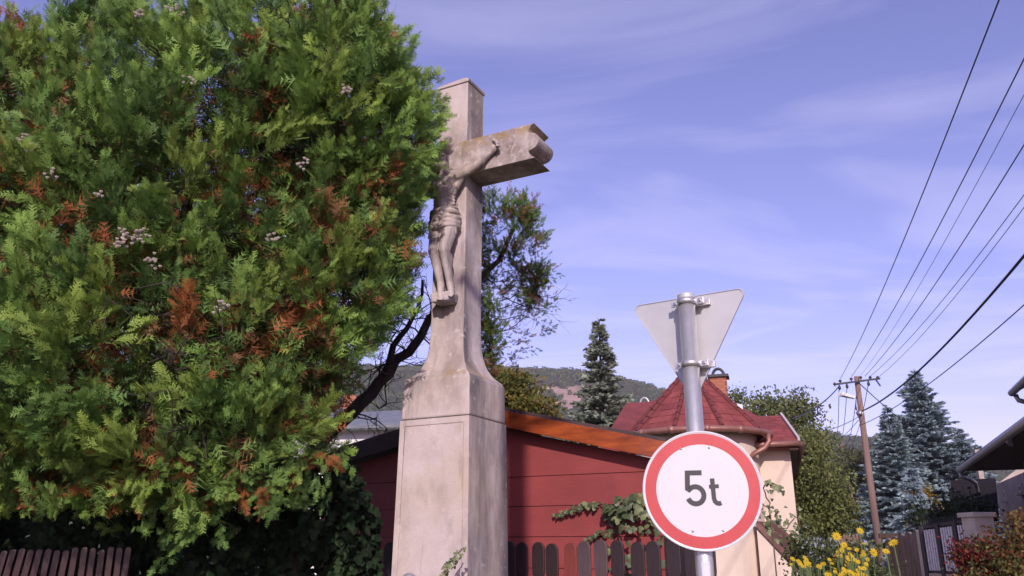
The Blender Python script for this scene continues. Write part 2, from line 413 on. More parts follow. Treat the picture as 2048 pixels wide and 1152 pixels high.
# ---- carved figure: overlapping muscles fused into one surface
def fuse(mb, name, m, parent, voxel, it=6):
    o = mb.build(name + '_raw', None, org=ORG[parent.name])
    r = o.modifiers.new('r', 'REMESH'); r.mode = 'VOXEL'; r.voxel_size = voxel; r.use_smooth_shade = True
    s = o.modifiers.new('s', 'SMOOTH'); s.factor = 0.5; s.iterations = it
    dg = bpy.context.evaluated_depsgraph_get(); me = bpy.data.meshes.new_from_object(o.evaluated_get(dg))
    me.name = name; bpy.data.objects.remove(o, do_unlink=True)
    me.polygons.foreach_set('use_smooth', [True] * len(me.polygons))
    return link(name, me, m, parent, ORG[parent.name])
FD = .139
def FL(u, d, z): return ML(u, FD + d, z)
def px_on(px, py, d):
    q = onp(px, py, FL(0, d, 4), -MW); r = q - MC; return float(r @ MU), float(r[2])
FA = np.array([MU, -MW, ZU])
b = MB()
b.ell(FL(0.0, .085, 4.41), (.120, .078, .125), FA); b.ell(FL(.052, .125, 4.45), (.062, .045, .055), FA); b.ell(FL(-.052, .125, 4.45), (.062, .045, .055), FA)
b.ell(FL(0, .075, 4.27), (.092, .062, .11), FA); b.ell(FL(.0, .105, 4.23), (.055, .045, .085), FA); b.ell(FL(0, .07, 4.12), (.108, .07, .09), FA)
for k in range(4):                                                # ribs
    for sg in (-1, 1): b.cap(FL(sg * .03, .140 - .006 * k, 4.375 - .028 * k), FL(sg * .098, .09, 4.345 - .03 * k), .011, .012)
for sg in (-1, 1):
    sh = FL(sg * .128, .085, 4.505); el = FL(sg * .285, .065, 4.572); wr = FL(sg * .415, .040, 4.672)
    b.cap(FL(sg * .06, .08, 4.52), sh, .050, .052); b.cap(sh, el, .050, .036); b.ell((np.array(sh) * .55 + np.array(el) * .45), (.058, .042, .045), FA)
    b.cap(el, wr, .038, .022); b.ell(np.array(el) * .7 + np.array(wr) * .3, (.05, .036, .04), FA)
    b.cap(FL(sg * .10, .07, 4.42), FL(sg * .16, .07, 4.50), .035, .03)                    # lat into armpit
    pal = FL(sg * .448, .045, 4.702); b.cap(wr, pal, .024, .032); b.ell(pal, (.036, .022, .036), FA)
    for k in range(4):
        a = R(62 - 26 * k) if True else 0
        base = np.array(pal) + MU * sg * (.030 * math.cos(a) + .004) + ZU * .030 * math.sin(a) - MW * .006
        tip = base + MU * sg * .030 * math.cos(a * .8 + .3) + ZU * .034 * math.sin(a * .8 + .3) - MW * .022
        tip2 = tip - MW * .018 - MU * sg * .018 - ZU * .004
        b.cap(base, tip, .0105, .010, 8); b.cap(tip, tip2, .010, .009, 8)
    t0 = np.array(pal) - MU * sg * .008 + ZU * .026 - MW * .010; b.cap(t0, t0 + ZU * .034 - MW * .016 + MU * sg * .006, .0115, .009, 8)
b.cap(FL(0, .085, 4.50), FL(-.012, .10, 4.575), .044, .040)
hd = FL(-.030, .130, 4.640); b.ell(hd, (.056, .068, .078), FA); b.ell(FL(-.034, .175, 4.600), (.036, .030, .040), FA)      # beard
b.cap(FL(-.033, .196, 4.655), FL(-.034, .208, 4.628), .008, .012, 8)                     # nose
b.cap(FL(-.060, .186, 4.668), FL(-.006, .188, 4.668), .010, .010, 8)                     # brow
b.cap(FL(-.052, .192, 4.602), FL(-.016, .192, 4.602), .006, .006, 8)
for sg in (-1, 1):
    b.ell(FL(-.030 + sg * .055, .115, 4.61), (.020, .040, .085), FA); b.ell(FL(-.030 + sg * .056, .135, 4.645), (.010, .016, .022), FA)
for k in range(14):                                              # crown of thorns
    a0 = 2 * math.pi * k / 14; a1 = a0 + 0.55
    b.cap(FL(-.03 + .062 * math.cos(a0), .128 + .074 * math.sin(a0), 4.69 + .008 * (k % 2)), FL(-.03 + .062 * math.cos(a1), .128 + .074 * math.sin(a1), 4.69 + .008 * ((k + 1) % 2)), .011, .011, 8)
k1u, k1z = px_on(884, 497, .20); k2u, k2z = px_on(864, 500, .19)
a1u, a1z = px_on(897, 566, .10); a2u, a2z = px_on(878, 566, .11)
f1u, f1z = px_on(905, 582, .14); f2u, f2z = px_on(879, 592, .17)
for hp, (ku, kz, kd), (au, az, ad), (fu, fz, fd) in (((.062, .075, 4.07), (k1u, k1z, .165), (a1u, a1z, .075), (f1u - .02, f1z - .015, .125)), ((-.058, .075, 4.07), (k2u, k2z, .160), (a2u, a2z, .085), (f2u, f2z - .005, .150))):
    H = FL(*hp); K = FL(ku, kd, kz); A_ = FL(au, ad, az); Ft = FL(fu, fd, fz)
    b.cap(H, K, .072, .050); b.ell(K, (.050, .050, .055), FA); b.cap(K, A_, .048, .030)
    b.ell(np.array(K) * .68 + np.array(A_) * .32 + MW * .018, (.048, .048, .085), FA)
    b.ell(A_, (.032, .036, .036), FA); b.cap(A_, Ft, .032, .026); b.ell(np.array(A_) + MW * .02 - ZU * .02, (.026, .03, .03), FA)
    for k in range(5):
        o_ = MU * (.020 - .010 * k); b.cap(np.array(Ft) + o_, np.array(Ft) + o_ * 1.15 - MW * .018 - ZU * (.020 + .004 * (2 - abs(k - 1))), .0095, .008, 6)
figure = fuse(b, 'carved_figure', m_stone, cross, 0.006, 3)
figure['label'] = 'carved stone figure with outstretched arms and loincloth'
b = MB()
for k in range(9):                                               # wound cloth: tilted rolls round the hips
    z0 = 4.045 + .020 * k; tl = [0.02, -.015, .03, -.02, .01, -.03, .02, -.01, .015][k]; rr = .016 + .004 * math.sin(k * 2.1)
    w_ = .131 - .0016 * (k - 3) ** 2 * .6
    b.tube([FL(w_ * math.cos(a), .072 + .098 * math.sin(a), z0 + tl * math.cos(a) + .006 * math.sin(3 * a + k)) for a in np.linspace(-.5, math.pi + .5, 22)], rr, 8)
b.ell(FL(.0, .09, 4.06), (.118, .085, .07), FA); b.ell(FL(0, .075, 4.13), (.116, .083, .085), FA)
for k in range(5): b.cap(FL(.118 - .006 * k, .10 + .02 * (k % 2), 4.13), FL(.124 - .013 * k, .095, 3.99 + .015 * k), .018, .012)
b.cap(FL(-.06, .16, 4.07), FL(-.10, .15, 3.97), .022, .012)
cl = fuse(b, 'loincloth', m_stone, figure, 0.006, 2)
su, sz = px_on(888, 600, .09)
b = MB(); b.prism([FL(su - .085, 0, sz - .025), FL(su + .070, 0, sz - .025), FL(su + .088, 0, sz + .055), FL(su - .10, 0, sz + .055)], -MW * .15)
b.build('foot_rest', m_stone, cross, bevel=0.014)

# ================================================================== ROAD SIGNS ON ONE POST
m_galv = mat('galvanised_steel', (0.60, 0.58, 0.58), 0.40, var=0.12, scale=14, metal=0.75, bump=0.08, bscale=90, stretch=(1, 1, .35))
m_alu = mat('sign_back_aluminium', (0.50, 0.49, 0.50), 0.55, var=0.06, scale=5, metal=0.35, bump=0.03, bscale=30)
m_white = mat('sign_white', (0.57, 0.555, 0.575), 0.45, var=0.02, scale=12)
overlay(m_white, (0.60, 0.58, 0.56), 5.0, 0.56, 0.80, 0.35, stretch=(1, 1, .5), seed=3)
m_red = mat('sign_red', (0.47, 0.055, 0.060), 0.45, var=0.06, scale=10)
m_black = mat('sign_black', (0.040, 0.038, 0.042), 0.5)
m_bolt = mat('bolt_steel', (0.35, 0.35, 0.36), 0.4, metal=0.8)
PX, PY = 0.900, 4.0
post = thing('sign_post', (PX, PY, gz(PX, PY)), 'round galvanised steel post carrying the two road signs', 'post')
PTOP = 2.795
MB().tube([(PX, PY, gz(PX, PY) - .3), (PX, PY, PTOP - .012)], .0425, 28).build('tube', m_galv, post, smooth=True)
MB().tube([(PX, PY, PTOP - .030), (PX, PY, PTOP), (PX, PY, PTOP + .008)], [.0445, .0445, .034], 28).build('end_cap', m_alu, post, smooth=False, bevel=0.002)
# sticker round the front of the tube
a0 = math.atan2(-PY, -PX); vs = []; fs = []
for i in range(9):
    a = a0 - .45 + .9 * i / 8 + .12
    for z in (1.30, 1.49): vs.append((PX + .0431 * math.cos(a), PY + .0431 * math.sin(a), z))
for i in range(8): fs.append((2 * i, 2 * i + 2, 2 * i + 3, 2 * i + 1))
MB().add(vs, fs).build('sticker', m_white, post, smooth=True)
def collar(parent, z, nrm, tw, r=.0445):
    """band round the post with ears, bolts and a strip to the plate; nrm points from plate to ... the open side"""
    nrm = np.array(nrm, float); tw = np.array(tw, float)
    band = MB(); a_ = math.atan2(nrm[1], nrm[0]); n = 28; vs = []
    for i in range(n + 1):
        a = a_ - math.pi + 2 * math.pi * i / n
        for rr, zz in ((r, -.016), (r, .016), (r + .003, .016), (r + .003, -.016)): vs.append((PX + rr * math.cos(a), PY + rr * math.sin(a), z + zz))
    fs = [(4 * i + k, 4 * i + (k + 1) % 4, 4 * i + 4 + (k + 1) % 4, 4 * i + 4 + k) for i in range(n) for k in range(4)]
    o = band.add(vs, fs).build('clamp', m_galv, parent, smooth=True)
    for sg in (-1, 1):
        c = np.array([PX, PY, z]) + tw * sg * (r + .022) - nrm * .010
        MB().box(c, tw * .021, nrm * .004, ZU * .016).build('clamp_ear', m_galv, o, bevel=0.002)
        MB().box(c + tw * sg * .012 - nrm * .012, tw * .004, nrm * .012, ZU * .010).build('clamp_bracket', m_galv, o)
        q = c + nrm * .004; MB().tube([q, q + nrm * .010], .0085, 6).build('bolt', m_bolt, o)
    return o
# the round 5 t sign
sg_n = np.array([-0.896, -3.95, 0.0]); sg_n /= np.linalg.norm(sg_n); sg_n = np.array([math.sin(R(-12.5)), -math.cos(R(-12.5)), 0])
sg_t = np.array([-sg_n[1], sg_n[0], 0])
if sg_t[0] < 0: sg_t = -sg_t
SC = np.array([PX, PY, 0]) + sg_n * .066; SC = onp(1404, 980, SC, sg_n); SR = .277
rs = thing('weight_limit_sign', SC - ZU * SR, 'round white weight limit sign with red border reading 5t', 'road sign')
def disc(r0, r1, off, n=96):
    vs = []; fs = []
    for i in range(n):
        a = 2 * math.pi * i / n
        for r_ in (r0, r1): vs.append(SC + sg_n * off + (sg_t * math.cos(a) + ZU * math.sin(a)) * r_)
    for i in range(n):
        j = (i + 1) % n; fs.append((2 * i, 2 * i + 1, 2 * j + 1, 2 * j))
    return MB().add(vs, fs)
b = MB(); n = 96; ring = [(SR - .012, .0015), (SR - .004, .004), (SR, .002), (SR, -.012), (SR - .006, -.014)]
vs = [SC + sg_n * of + (sg_t * math.cos(2 * math.pi * i / n) + ZU * math.sin(2 * math.pi * i / n)) * r_ for i in range(n) for r_, of in ring]
fs = [(5 * i + k, 5 * ((i + 1) % n) + k, 5 * ((i + 1) % n) + k + 1, 5 * i + k + 1) for i in range(n) for k in range(4)]
fs += [tuple(5 * i for i in range(n)), tuple(5 * i + 4 for i in range(n))[::-1]]
plate = b.add(vs, fs).build('plate', m_white, rs)
disc(SR * .768, SR * .955, .0027).build('red_border', m_red, plate)
def stroke(pts, wd, off, name):
    pts = [np.array(p, float) for p in pts]; vs = []; n = len(pts)
    for i, p in enumerate(pts):
        d0 = pts[i] - pts[i - 1] if i else pts[1] - pts[0]; d1 = pts[i + 1] - pts[i] if i < n - 1 else d0
        d0 /= np.linalg.norm(d0); d1 /= np.linalg.norm(d1); t = d0 + d1; t /= np.linalg.norm(t); nn = np.array([-t[1], t[0]]); k = 1 / max(.35, (nn @ np.array([-d0[1], d0[0]])))
        for s_ in (-1, 1):
            q = p + nn * s_ * wd / 2 * k; vs.append(SC + sg_n * off + sg_t * q[0] + ZU * q[1])
    return MB().add(vs, [(2 * i, 2 * i + 2, 2 * i + 3, 2 * i + 1) for i in range(n - 1)]).build(name, m_black, plate)
k_ = SR / 233.0
def g(zx, zy): return ((zx - 320) * k_, (818 - zy) * k_)
arc = [g(294 + 32 * math.cos(a), 838 - 33 * math.sin(a)) for a in np.linspace(R(138), R(-158), 22)]
stroke([g(323, 751), g(267, 751), g(264, 812)] + arc[0:], 19.5 * k_, .0027, 'numeral')
stroke([g(362, 774), g(364, 850), g(367, 862), g(374, 869), g(383, 871), g(391, 868)], 17.5 * k_, .0027, 'letter')
stroke([g(348, 806), g(386, 804)], 15 * k_, .0031, 'letter_bar')
for zx, zy in ((247, 655), (359, 653), (274, 975), (390, 973)):
    q = SC + sg_n * .003 + sg_t * g(zx, zy)[0] + ZU * g(zx, zy)[1]
    MB().ell(q, (.0055, .003, .0055), [sg_t, sg_n, ZU], 10, 6).build('rivet', m_bolt, plate, smooth=True)
for dz in (.16, -.17): collar(rs, SC[2] + dz, -sg_n, sg_t)
# the back of the triangular sign
TU, TW = yaw_axes(32.6)
TP = np.array([PX, PY, 0]) + TW * .072
l_ = onp(1263, 613, TP, TW); r_ = onp(1495, 574, TP, TW); zt_ = (l_[2] + r_[2]) / 2
hw = (np.dot(r_ - TP, TU), np.dot(l_ - TP, TU)); side = hw[0] - hw[1]; cu = sum(hw) / 2
tri = [(cu - side / 2, zt_), (cu + side / 2, zt_), (cu, zt_ - side * .866)]
def rounded(tri, r, n=7):
    out = []
    for i in range(3):
        p = np.array(tri[i]); a = np.array(tri[i - 1]) - p; c = np.array(tri[(i + 1) % 3]) - p; a /= np.linalg.norm(a); c /= np.linalg.norm(c)
        bis = (a + c) / np.linalg.norm(a + c); ce = p + bis * r / math.sin(R(30)); s0 = p + a * r / math.tan(R(30)) - ce; s1 = p + c * r / math.tan(R(30)) - ce
        a0 = math.atan2(s0[1], s0[0]); a1 = math.atan2(s1[1], s1[0]); dl = (a1 - a0 + math.pi) % (2 * math.pi) - math.pi
        out += [ce + r * np.array([math.cos(a0 + dl * k / n), math.sin(a0 + dl * k / n)]) for k in range(n + 1)]
    return out
ts_ = thing('yield_sign', TP + TU * cu + ZU * (zt_ - side * .866), 'triangular sign seen from its bare grey metal back', 'road sign')
ro = rounded(tri, .030); ri = rounded([(cu + (x - cu) * .985, zt_ - side * .2887 + (z - zt_ + side * .2887) * .985) for x, z in tri], .028)
b = MB(); b.prism([TP + TU * x + ZU * z for x, z in ri], TW * .003); b.build('plate', m_alu, ts_)
vs = []; n = len(ro)
for (x, z), (x2, z2) in zip(ro, ri):
    vs += [TP + TU * x + ZU * z - TW * .004, TP + TU * x + ZU * z + TW * .008, TP + TU * x2 + ZU * z2 + TW * .0085, TP + TU * x2 + ZU * z2 - TW * .0045]
MB().add(vs, [(4 * i + k, 4 * i + (k + 1) % 4, 4 * ((i + 1) % n) + (k + 1) % 4, 4 * ((i + 1) % n) + k) for i in range(n) for k in range(4)]).build('rim', m_alu, ts_, smooth=False)
m_tw = mat('sign_face_white', (0.8, 0.8, 0.8), 0.45)
b = MB(); b.add([TP + TU * x + ZU * z + TW * .0036 for x, z in ri], [tuple(range(len(ri)))]); b.build('red_face', m_red, ts_)
b = MB(); b.add([TP + TU * (cu + (x - cu) * .62) + ZU * (zt_ - side * .2887 + (z - zt_ + side * .2887) * .62) + TW * .0042 for x, z in tri], [(0, 1, 2)]); b.build('white_face', m_tw, ts_)
for py_ in (604, 728):
    z_ = at(1374 if py_ < 650 else 1382, py_, 4.0)[2]
    col_ = collar(ts_, z_, -TW, TU)
    MB().box(np.array([PX, PY, z_]) + TW * .060 + TU * .02, TU * .085, TW * .010, ZU * .016).build('mounting_rail', m_galv, col_, bevel=0.002)

# ================================================================== RED GARDEN SHED
SU, SW = yaw_axes(27)
SP = at(1015, 955, 8.3)
BP = SP - SW * .15                                              # plane of the barge boards
m_redpaint = mat('red_board_paint', (0.24, 0.043, 0.043), 0.62, var=0.16, scale=2.5, bump=0.12, bscale=60, stretch=(.4, .4, 1), detail=8)
overlay(m_redpaint, (0.42, 0.26, 0.24), 60, 0.70, 0.76, 0.7, seed=4)
overlay(m_redpaint, (0.12, 0.03, 0.035), 1.4, 0.55, 0.75, 0.6, stretch=(1, 1, .4), seed=8)
m_varn = mat('barge_varnish', (0.14, 0.026, 0.009), 0.38, col2=(0.40, 0.085, 0.018), scale=3.0, bump=0.15, bscale=25, stretch=(1, 1, 5), lo=.3, hi=.7, coat=0.3)
m_shroof = mat('shed_roof_felt', (0.06, 0.04, 0.04), 0.9, var=0.3, scale=6, bump=0.4, bscale=60)
m_dark = mat('dark_timber_and_shade', (0.035, 0.022, 0.022), 0.8, var=0.2, scale=8)
pA = onp(964, 816, BP, -SW); pR = onp(1332, 887, BP, -SW); pL = onp(590, 930, BP, -SW)
shed = thing('garden_shed', SP + ZU * (gz(*SP[:2]) - SP[2]), 'dark red timber shed with orange barge board behind the stone cross', 'shed')
def suz(p): r = p - SP; return float(r @ SU), float(p[2])
uA, zA = suz(pA); uR, zR = suz(pR); uL, zL = suz(pL)
slR = (zR - zA) / (uR - uA); slL = (zL - zA) / (uL - uA)
wallL, wallR = uL + .30, uR - .12
def rooflow(u): return (zA + slR * (u - uA) if u > uA else zA + slL * (u - uA)) - .155
z1 = onp(1015, 955, SP, -SW)[2]; z2 = onp(1015, 1014, SP, -SW)[2]; dz = z1 - z2
zs = [gz(*SP[:2]) - .1, z2 - 3 * dz, z2 - 2 * dz, z2 - dz, z2, z1, 99]
for a, c in zip(zs[:-1], zs[1:]):
    lo_, hi_ = a + .0025, c - .0025
    if c == 99: poly = [(wallL, lo_), (wallR, lo_), (wallR, rooflow(wallR)), (uA, rooflow(uA)), (wallL, rooflow(wallL))]
    else: poly = [(wallL, lo_), (wallR, lo_), (wallR, min(hi_, rooflow(wallR))), (wallL, min(hi_, rooflow(wallL)))]
    if c == 99 and rooflow(wallL) < lo_:
        uc = uA + (lo_ + .155 - zA) / slL; poly = [(uc, lo_), (wallR, lo_), (wallR, rooflow(wallR)), (uA, rooflow(uA))]
    if c != 99 and rooflow(wallL) < hi_:
        uc = uA + (hi_ + .155 - zA) / slL; poly = [(wallL, lo_), (wallR, lo_), (wallR, hi_), (uc, hi_), (wallL, rooflow(wallL))]
    MB().prism([SP + SU * u + ZU * (z - SP[2]) for u, z in poly], SW * .028).build('board', m_redpaint, shed, bevel=0.003)
def sp(u, z, d=0): return SP + SU * u + ZU * (z - SP[2]) + SW * d
zf = zs[0]
MB().prism([sp(wallL + .01, zf, .032), sp(wallR - .01, zf, .032), sp(wallR - .01, rooflow(wallR) - .005, .032), sp(uA, rooflow(uA) - .005, .032), sp(wallL + .01, rooflow(wallL) - .005, .032)], SW * 1.5).build('wall_core', m_dark, shed)
for nm, ue, sl in (('right', uR, slR), ('left', uL, slL)):
    t = np.array([ue - uA, sl * (ue - uA)])
    MB().prism([sp(uA, zA, -.145), sp(ue, zA + t[1], -.145), sp(ue, zA + t[1] + .05, -.145), sp(uA, zA + .05, -.145)], SW * 1.9).build('roof_slab', m_shroof, shed)
    MB().prism([sp(uA, zA - .150, -.15), sp(ue, zA + t[1] - .150, -.15), sp(ue, zA + t[1] + .015, -.15), sp(uA, zA + .015, -.15)], -SW * .03).build('barge_board', m_varn if nm == 'right' else m_dark, shed, bevel=0.004)  # left board takes a dark colour that stands for the shade on it
    MB().prism([sp(uA, zA - .032, -.147), sp(ue, zA + t[1] - .032, -.147), sp(ue, zA + t[1] - .004, -.147), sp(uA, zA - .004, -.147)], SW * .145).build('soffit', m_dark, shed)

# ================================================================== PICKET FENCES
m_picket = mat('picket_stain', (0.026, 0.015, 0.017), 0.5, var=0.3, scale=5, bump=0.15, bscale=40, stretch=(1, 1, .2))
m_picket2 = mat('picket_faded', (0.072, 0.048, 0.052), 0.55, var=0.3, scale=5, bump=0.15, bscale=40, stretch=(1, 1, .2))
m_picket3 = mat('picket_red', (0.17, 0.035, 0.03), 0.55, var=0.3, scale=5, bump=0.15, bscale=40, stretch=(1, 1, .2))
FP = at(1075, 1084, 7.45); FU, FW = yaw_axes(29)
fence = thing('picket_fence', np.array([FP[0], FP[1], gz(FP[0], FP[1])]), 'dark stained fence of round topped paddle pickets before the red shed', 'fence')
def paddle(h):
    e = [(.060 * math.cos(a), h - .060 + .060 * math.sin(a)) for a in np.linspace(0, math.pi, 13)]
    lft = [(-.060, h - .24), (-.055, h - .275), (-.040, h - .31), (-.040, h - .34), (-.052, h - .37), (-.058, h - .40), (-.058, .04)]
    return [(-x, z) for x, z in lft[::-1]] + e + lft
FH = 1.30; fz = FP[2] - FH
pk = MB(); pk.prism([np.array([x, 0, z]) for x, z in paddle(FH)], np.array([0, .024, 0]))
def rot_obj(o, U): o.rotation_euler = (0, 0, math.atan2(U[1], U[0]))
pmesh = {}
rr = random.Random(5)
cents = [708, 742, 776, 948, 984, 1019, 1044, 1075, 1104, 1137, 1169, 1202, 1235.5, 1271, 1306, 1342, 1378, 1412]
for i, px in enumerate(cents):
    q = onp(px, 1083, FP, -FW); q[2] = fz + rr.uniform(-.012, .012) + (.012 if px > 1200 else 0)
    mm = m_picket3 if px == 1137 else (m_picket2 if px in (1169, 1202) else m_picket)
    if mm.name not in pmesh:
        me = bpy.data.meshes.new('picket'); me.from_pydata(pk.v, [], pk.f); me.materials.append(mm); me.update(); pmesh[mm.name] = me
    o = link('picket', pmesh[mm.name], None, fence, q); rot_obj(o, FU); o.rotation_euler[1] = rr.uniform(-.012, .012)
    bvm = o.modifiers.new('bevel', 'BEVEL'); bvm.width = .006; bvm.segments = 2; bvm.limit_method = 'ANGLE'; bvm.angle_limit = R(50)
    if px == 1137: o['label'] = 'reddish unstained picket'
e0 = onp(690, 1083, FP, -FW); e1 = onp(1425, 1083, FP, -FW)
for zz in (.42, 1.00):
    c = (e0 + e1) / 2; c[2] = fz + zz
    if zz > .9: c[2] = fz + .86
    MB().box(c + FW * .05, (e1 - e0) / 2 * np.array([1, 1, 0]), FW * .022, ZU * .035).build('rail', m_picket, fence, bevel=.004)
# narrow leaning laths at the foot of the thuja
m_lath = mat('lath_red_brown', (0.034, 0.012, 0.014), 0.4, var=0.25, scale=6, bump=0.1, bscale=40, stretch=(1, 1, .2), coat=.2)
LP_ = at(120, 1096, 6.15); LU, LW = yaw_axes(-4)
lf = thing('lath_fence', np.array([LP_[0], LP_[1], gz(*LP_[:2])]), 'low red brown fence of narrow leaning laths under the conifer', 'fence')
lz = gz(*LP_[:2]); LH = LP_[2] - lz
lk = MB(); lk.prism([np.array([x, 0, z]) for x, z in [(.023, -.1)] + [(.023 * math.cos(a), LH - .02 + .02 * math.sin(a)) for a in np.linspace(0, math.pi, 9)] + [(-.023, -.1)]], np.array([0, .028, 0]))
lme = bpy.data.meshes.new('lath'); lme.from_pydata(lk.v, [], lk.f); lme.materials.append(m_lath); lme.update()
for i, px in enumerate(np.arange(-60, 262, 17.6)):
    q = onp(px, 1096, LP_, -LW); lean = .13 * (1 - smooth01(20, 190, px)) + rr.uniform(-.02, .02)
    q = q - LU * math.tan(lean) * LH; q[2] = lz + rr.uniform(-.012, .012)
    o = link('lath', lme, None, lf, q); o.rotation_euler = (0, lean, math.atan2(LU[1], LU[0]))
    bvm = o.modifiers.new('bevel', 'BEVEL'); bvm.width = .005; bvm.segments = 2; bvm.limit_method = 'ANGLE'; bvm.angle_limit = R(50)
for zz in (.3, .85):
    a_ = onp(-70, 1096, LP_, -LW); c_ = onp(262, 1096, LP_, -LW); c = (a_ + c_) / 2; c[2] = lz + zz
    MB().box(c + LW * .052, (c_ - a_) / 2 * np.array([1, 1, 0]), LW * .020, ZU * .03).build('rail', m_lath, lf, bevel=.004)

# ================================================================== THUJA
rng = np.random.default_rng(3)
m_bark = mat('bark', (0.045, 0.032, 0.028), 0.95, var=0.4, scale=14, bump=0.6, bscale=40, stretch=(1, 1, .25))
m_thuja = mat('thuja_scale_leaves', (0.07, 0.12, 0.03), 0.6, attr=True, translucent=0.32, spec=0.25)
def fan(rng, nside=7, sub=3):
    """flat fern-like spray in the xy plane, y along the axis, length 1"""
    T = []
    def blade(p, d, L, w):
        n_ = np.array([-d[1], d[0]]); T.append((p - n_ * w, p + n_ * w, p + d * L))
    blade(np.array([0, 0.]), np.array([0, 1.]), 1.0, .018)
    for k in range(nside):
        t = .10 + .80 * k / nside
        for sg in (-1, 1):
            tt = t + rng.uniform(-.03, .03); an = R(rng.uniform(34, 52)); L = .52 * (1 - tt) ** .75 * rng.uniform(.75, 1.1) + .06
            d = np.array([sg * math.sin(an), math.cos(an)]); p = np.array([0, tt]); blade(p, d, L, .032)
            for j in range(sub):
                s = .2 + .7 * j / sub; a2 = an + (R(38) if j % 2 else -R(38)); d2 = np.array([sg * math.sin(a2), math.cos(a2)])
                blade(p + d * L * s, d2, L * .42 * (1.1 - s * .6), .034)
    T = np.array(T).reshape(-1, 2); z = -.10 * T[:, 0] ** 2 * 2 + .05 * rng.normal(size=1) * T[:, 1] ** 2
    return np.c_[T, z]
fans = [fan(rng, 5, 2) for _ in range(6)]; fans_lo = [fan(rng, 5, 1) for _ in range(4)]; fans_in = [fan(rng, 3, 1) * np.array([1.6, 1, 1]) for _ in range(3)]
def plume(rng, nf, pool, spread=.40, curl=.25):
    """several sprays on a common twig: unit length, y axis; returns verts and 0..1 height"""
    V = []; H = []
    for k in range(nf):
        t = (k + .5) / nf * .80; d = np.array([rng.normal() * spread, 1.0, rng.normal() * spread]); d[1] += curl
        f_ = pool[rng.integers(len(pool))]; L = rng.uniform(.22, .36) * (1.05 - t * .3); M_ = frame(d, rng)
        rw = .11 * math.sin(math.pi * min(1, t + .25)); p = np.array([rng.normal() * rw, t, rng.normal() * rw]); q = f_ * L @ M_ + p
        V.append(q); H.append(q[:, 1])
    V = np.concatenate(V); H = np.clip(np.concatenate(H), 0, 1.1)
    return V, H
plumes = [plume(rng, 19, fans) for _ in range(7)]; plumes_lo = [plume(rng, 11, fans_lo, .75, .1) for _ in range(6)]; plumes_in = [plume(rng, 12, fans_in, .9, .1) for _ in range(5)]
def sprout(items):
    """items: (pos, dir, length, template(V,H), base colour, tip colour) -> one mesh's arrays"""
    VV, CC = [], []
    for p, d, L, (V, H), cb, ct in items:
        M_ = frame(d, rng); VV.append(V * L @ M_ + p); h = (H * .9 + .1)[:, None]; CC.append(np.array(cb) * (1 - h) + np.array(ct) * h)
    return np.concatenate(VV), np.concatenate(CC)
def pxell(px, py, Y, rx, ry, rd):
    c = at(px, py, Y); dep = (c - O) @ _F; return c, np.array([rx * dep / FPX, rd, ry * dep / FPX])
EL = [pxell(400, 400, 6.1, 440, 440, 1.35), pxell(664, 232, 5.75, 208, 235, .90), pxell(215, 680, 5.75, 300, 290, 1.05), pxell(500, 720, 5.75, 170, 215, .85),
      pxell(764, 535, 5.72, 60, 118, .42), pxell(720, 400, 5.72, 90, 110, .5), pxell(655, 690, 5.75, 62, 95, .5), pxell(610, 815, 5.95, 62, 85, .45), pxell(20, 330, 6.0, 300, 300, 1.1), pxell(640, 560, 5.8, 150, 180, .7), pxell(-60, 620, 6.2, 260, 300, 1.0), pxell(360, 880, 5.75, 230, 110, .7), pxell(90, 880, 5.9, 200, 110, .7)]
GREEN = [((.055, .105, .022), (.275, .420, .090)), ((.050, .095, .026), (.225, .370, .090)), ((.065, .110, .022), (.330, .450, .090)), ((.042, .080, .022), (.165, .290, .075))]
DEAD = [((.12, .050, .022), (.42, .150, .050)), ((.13, .065, .030), (.34, .18, .080)), ((.10, .040, .018), (.32, .10, .038))]
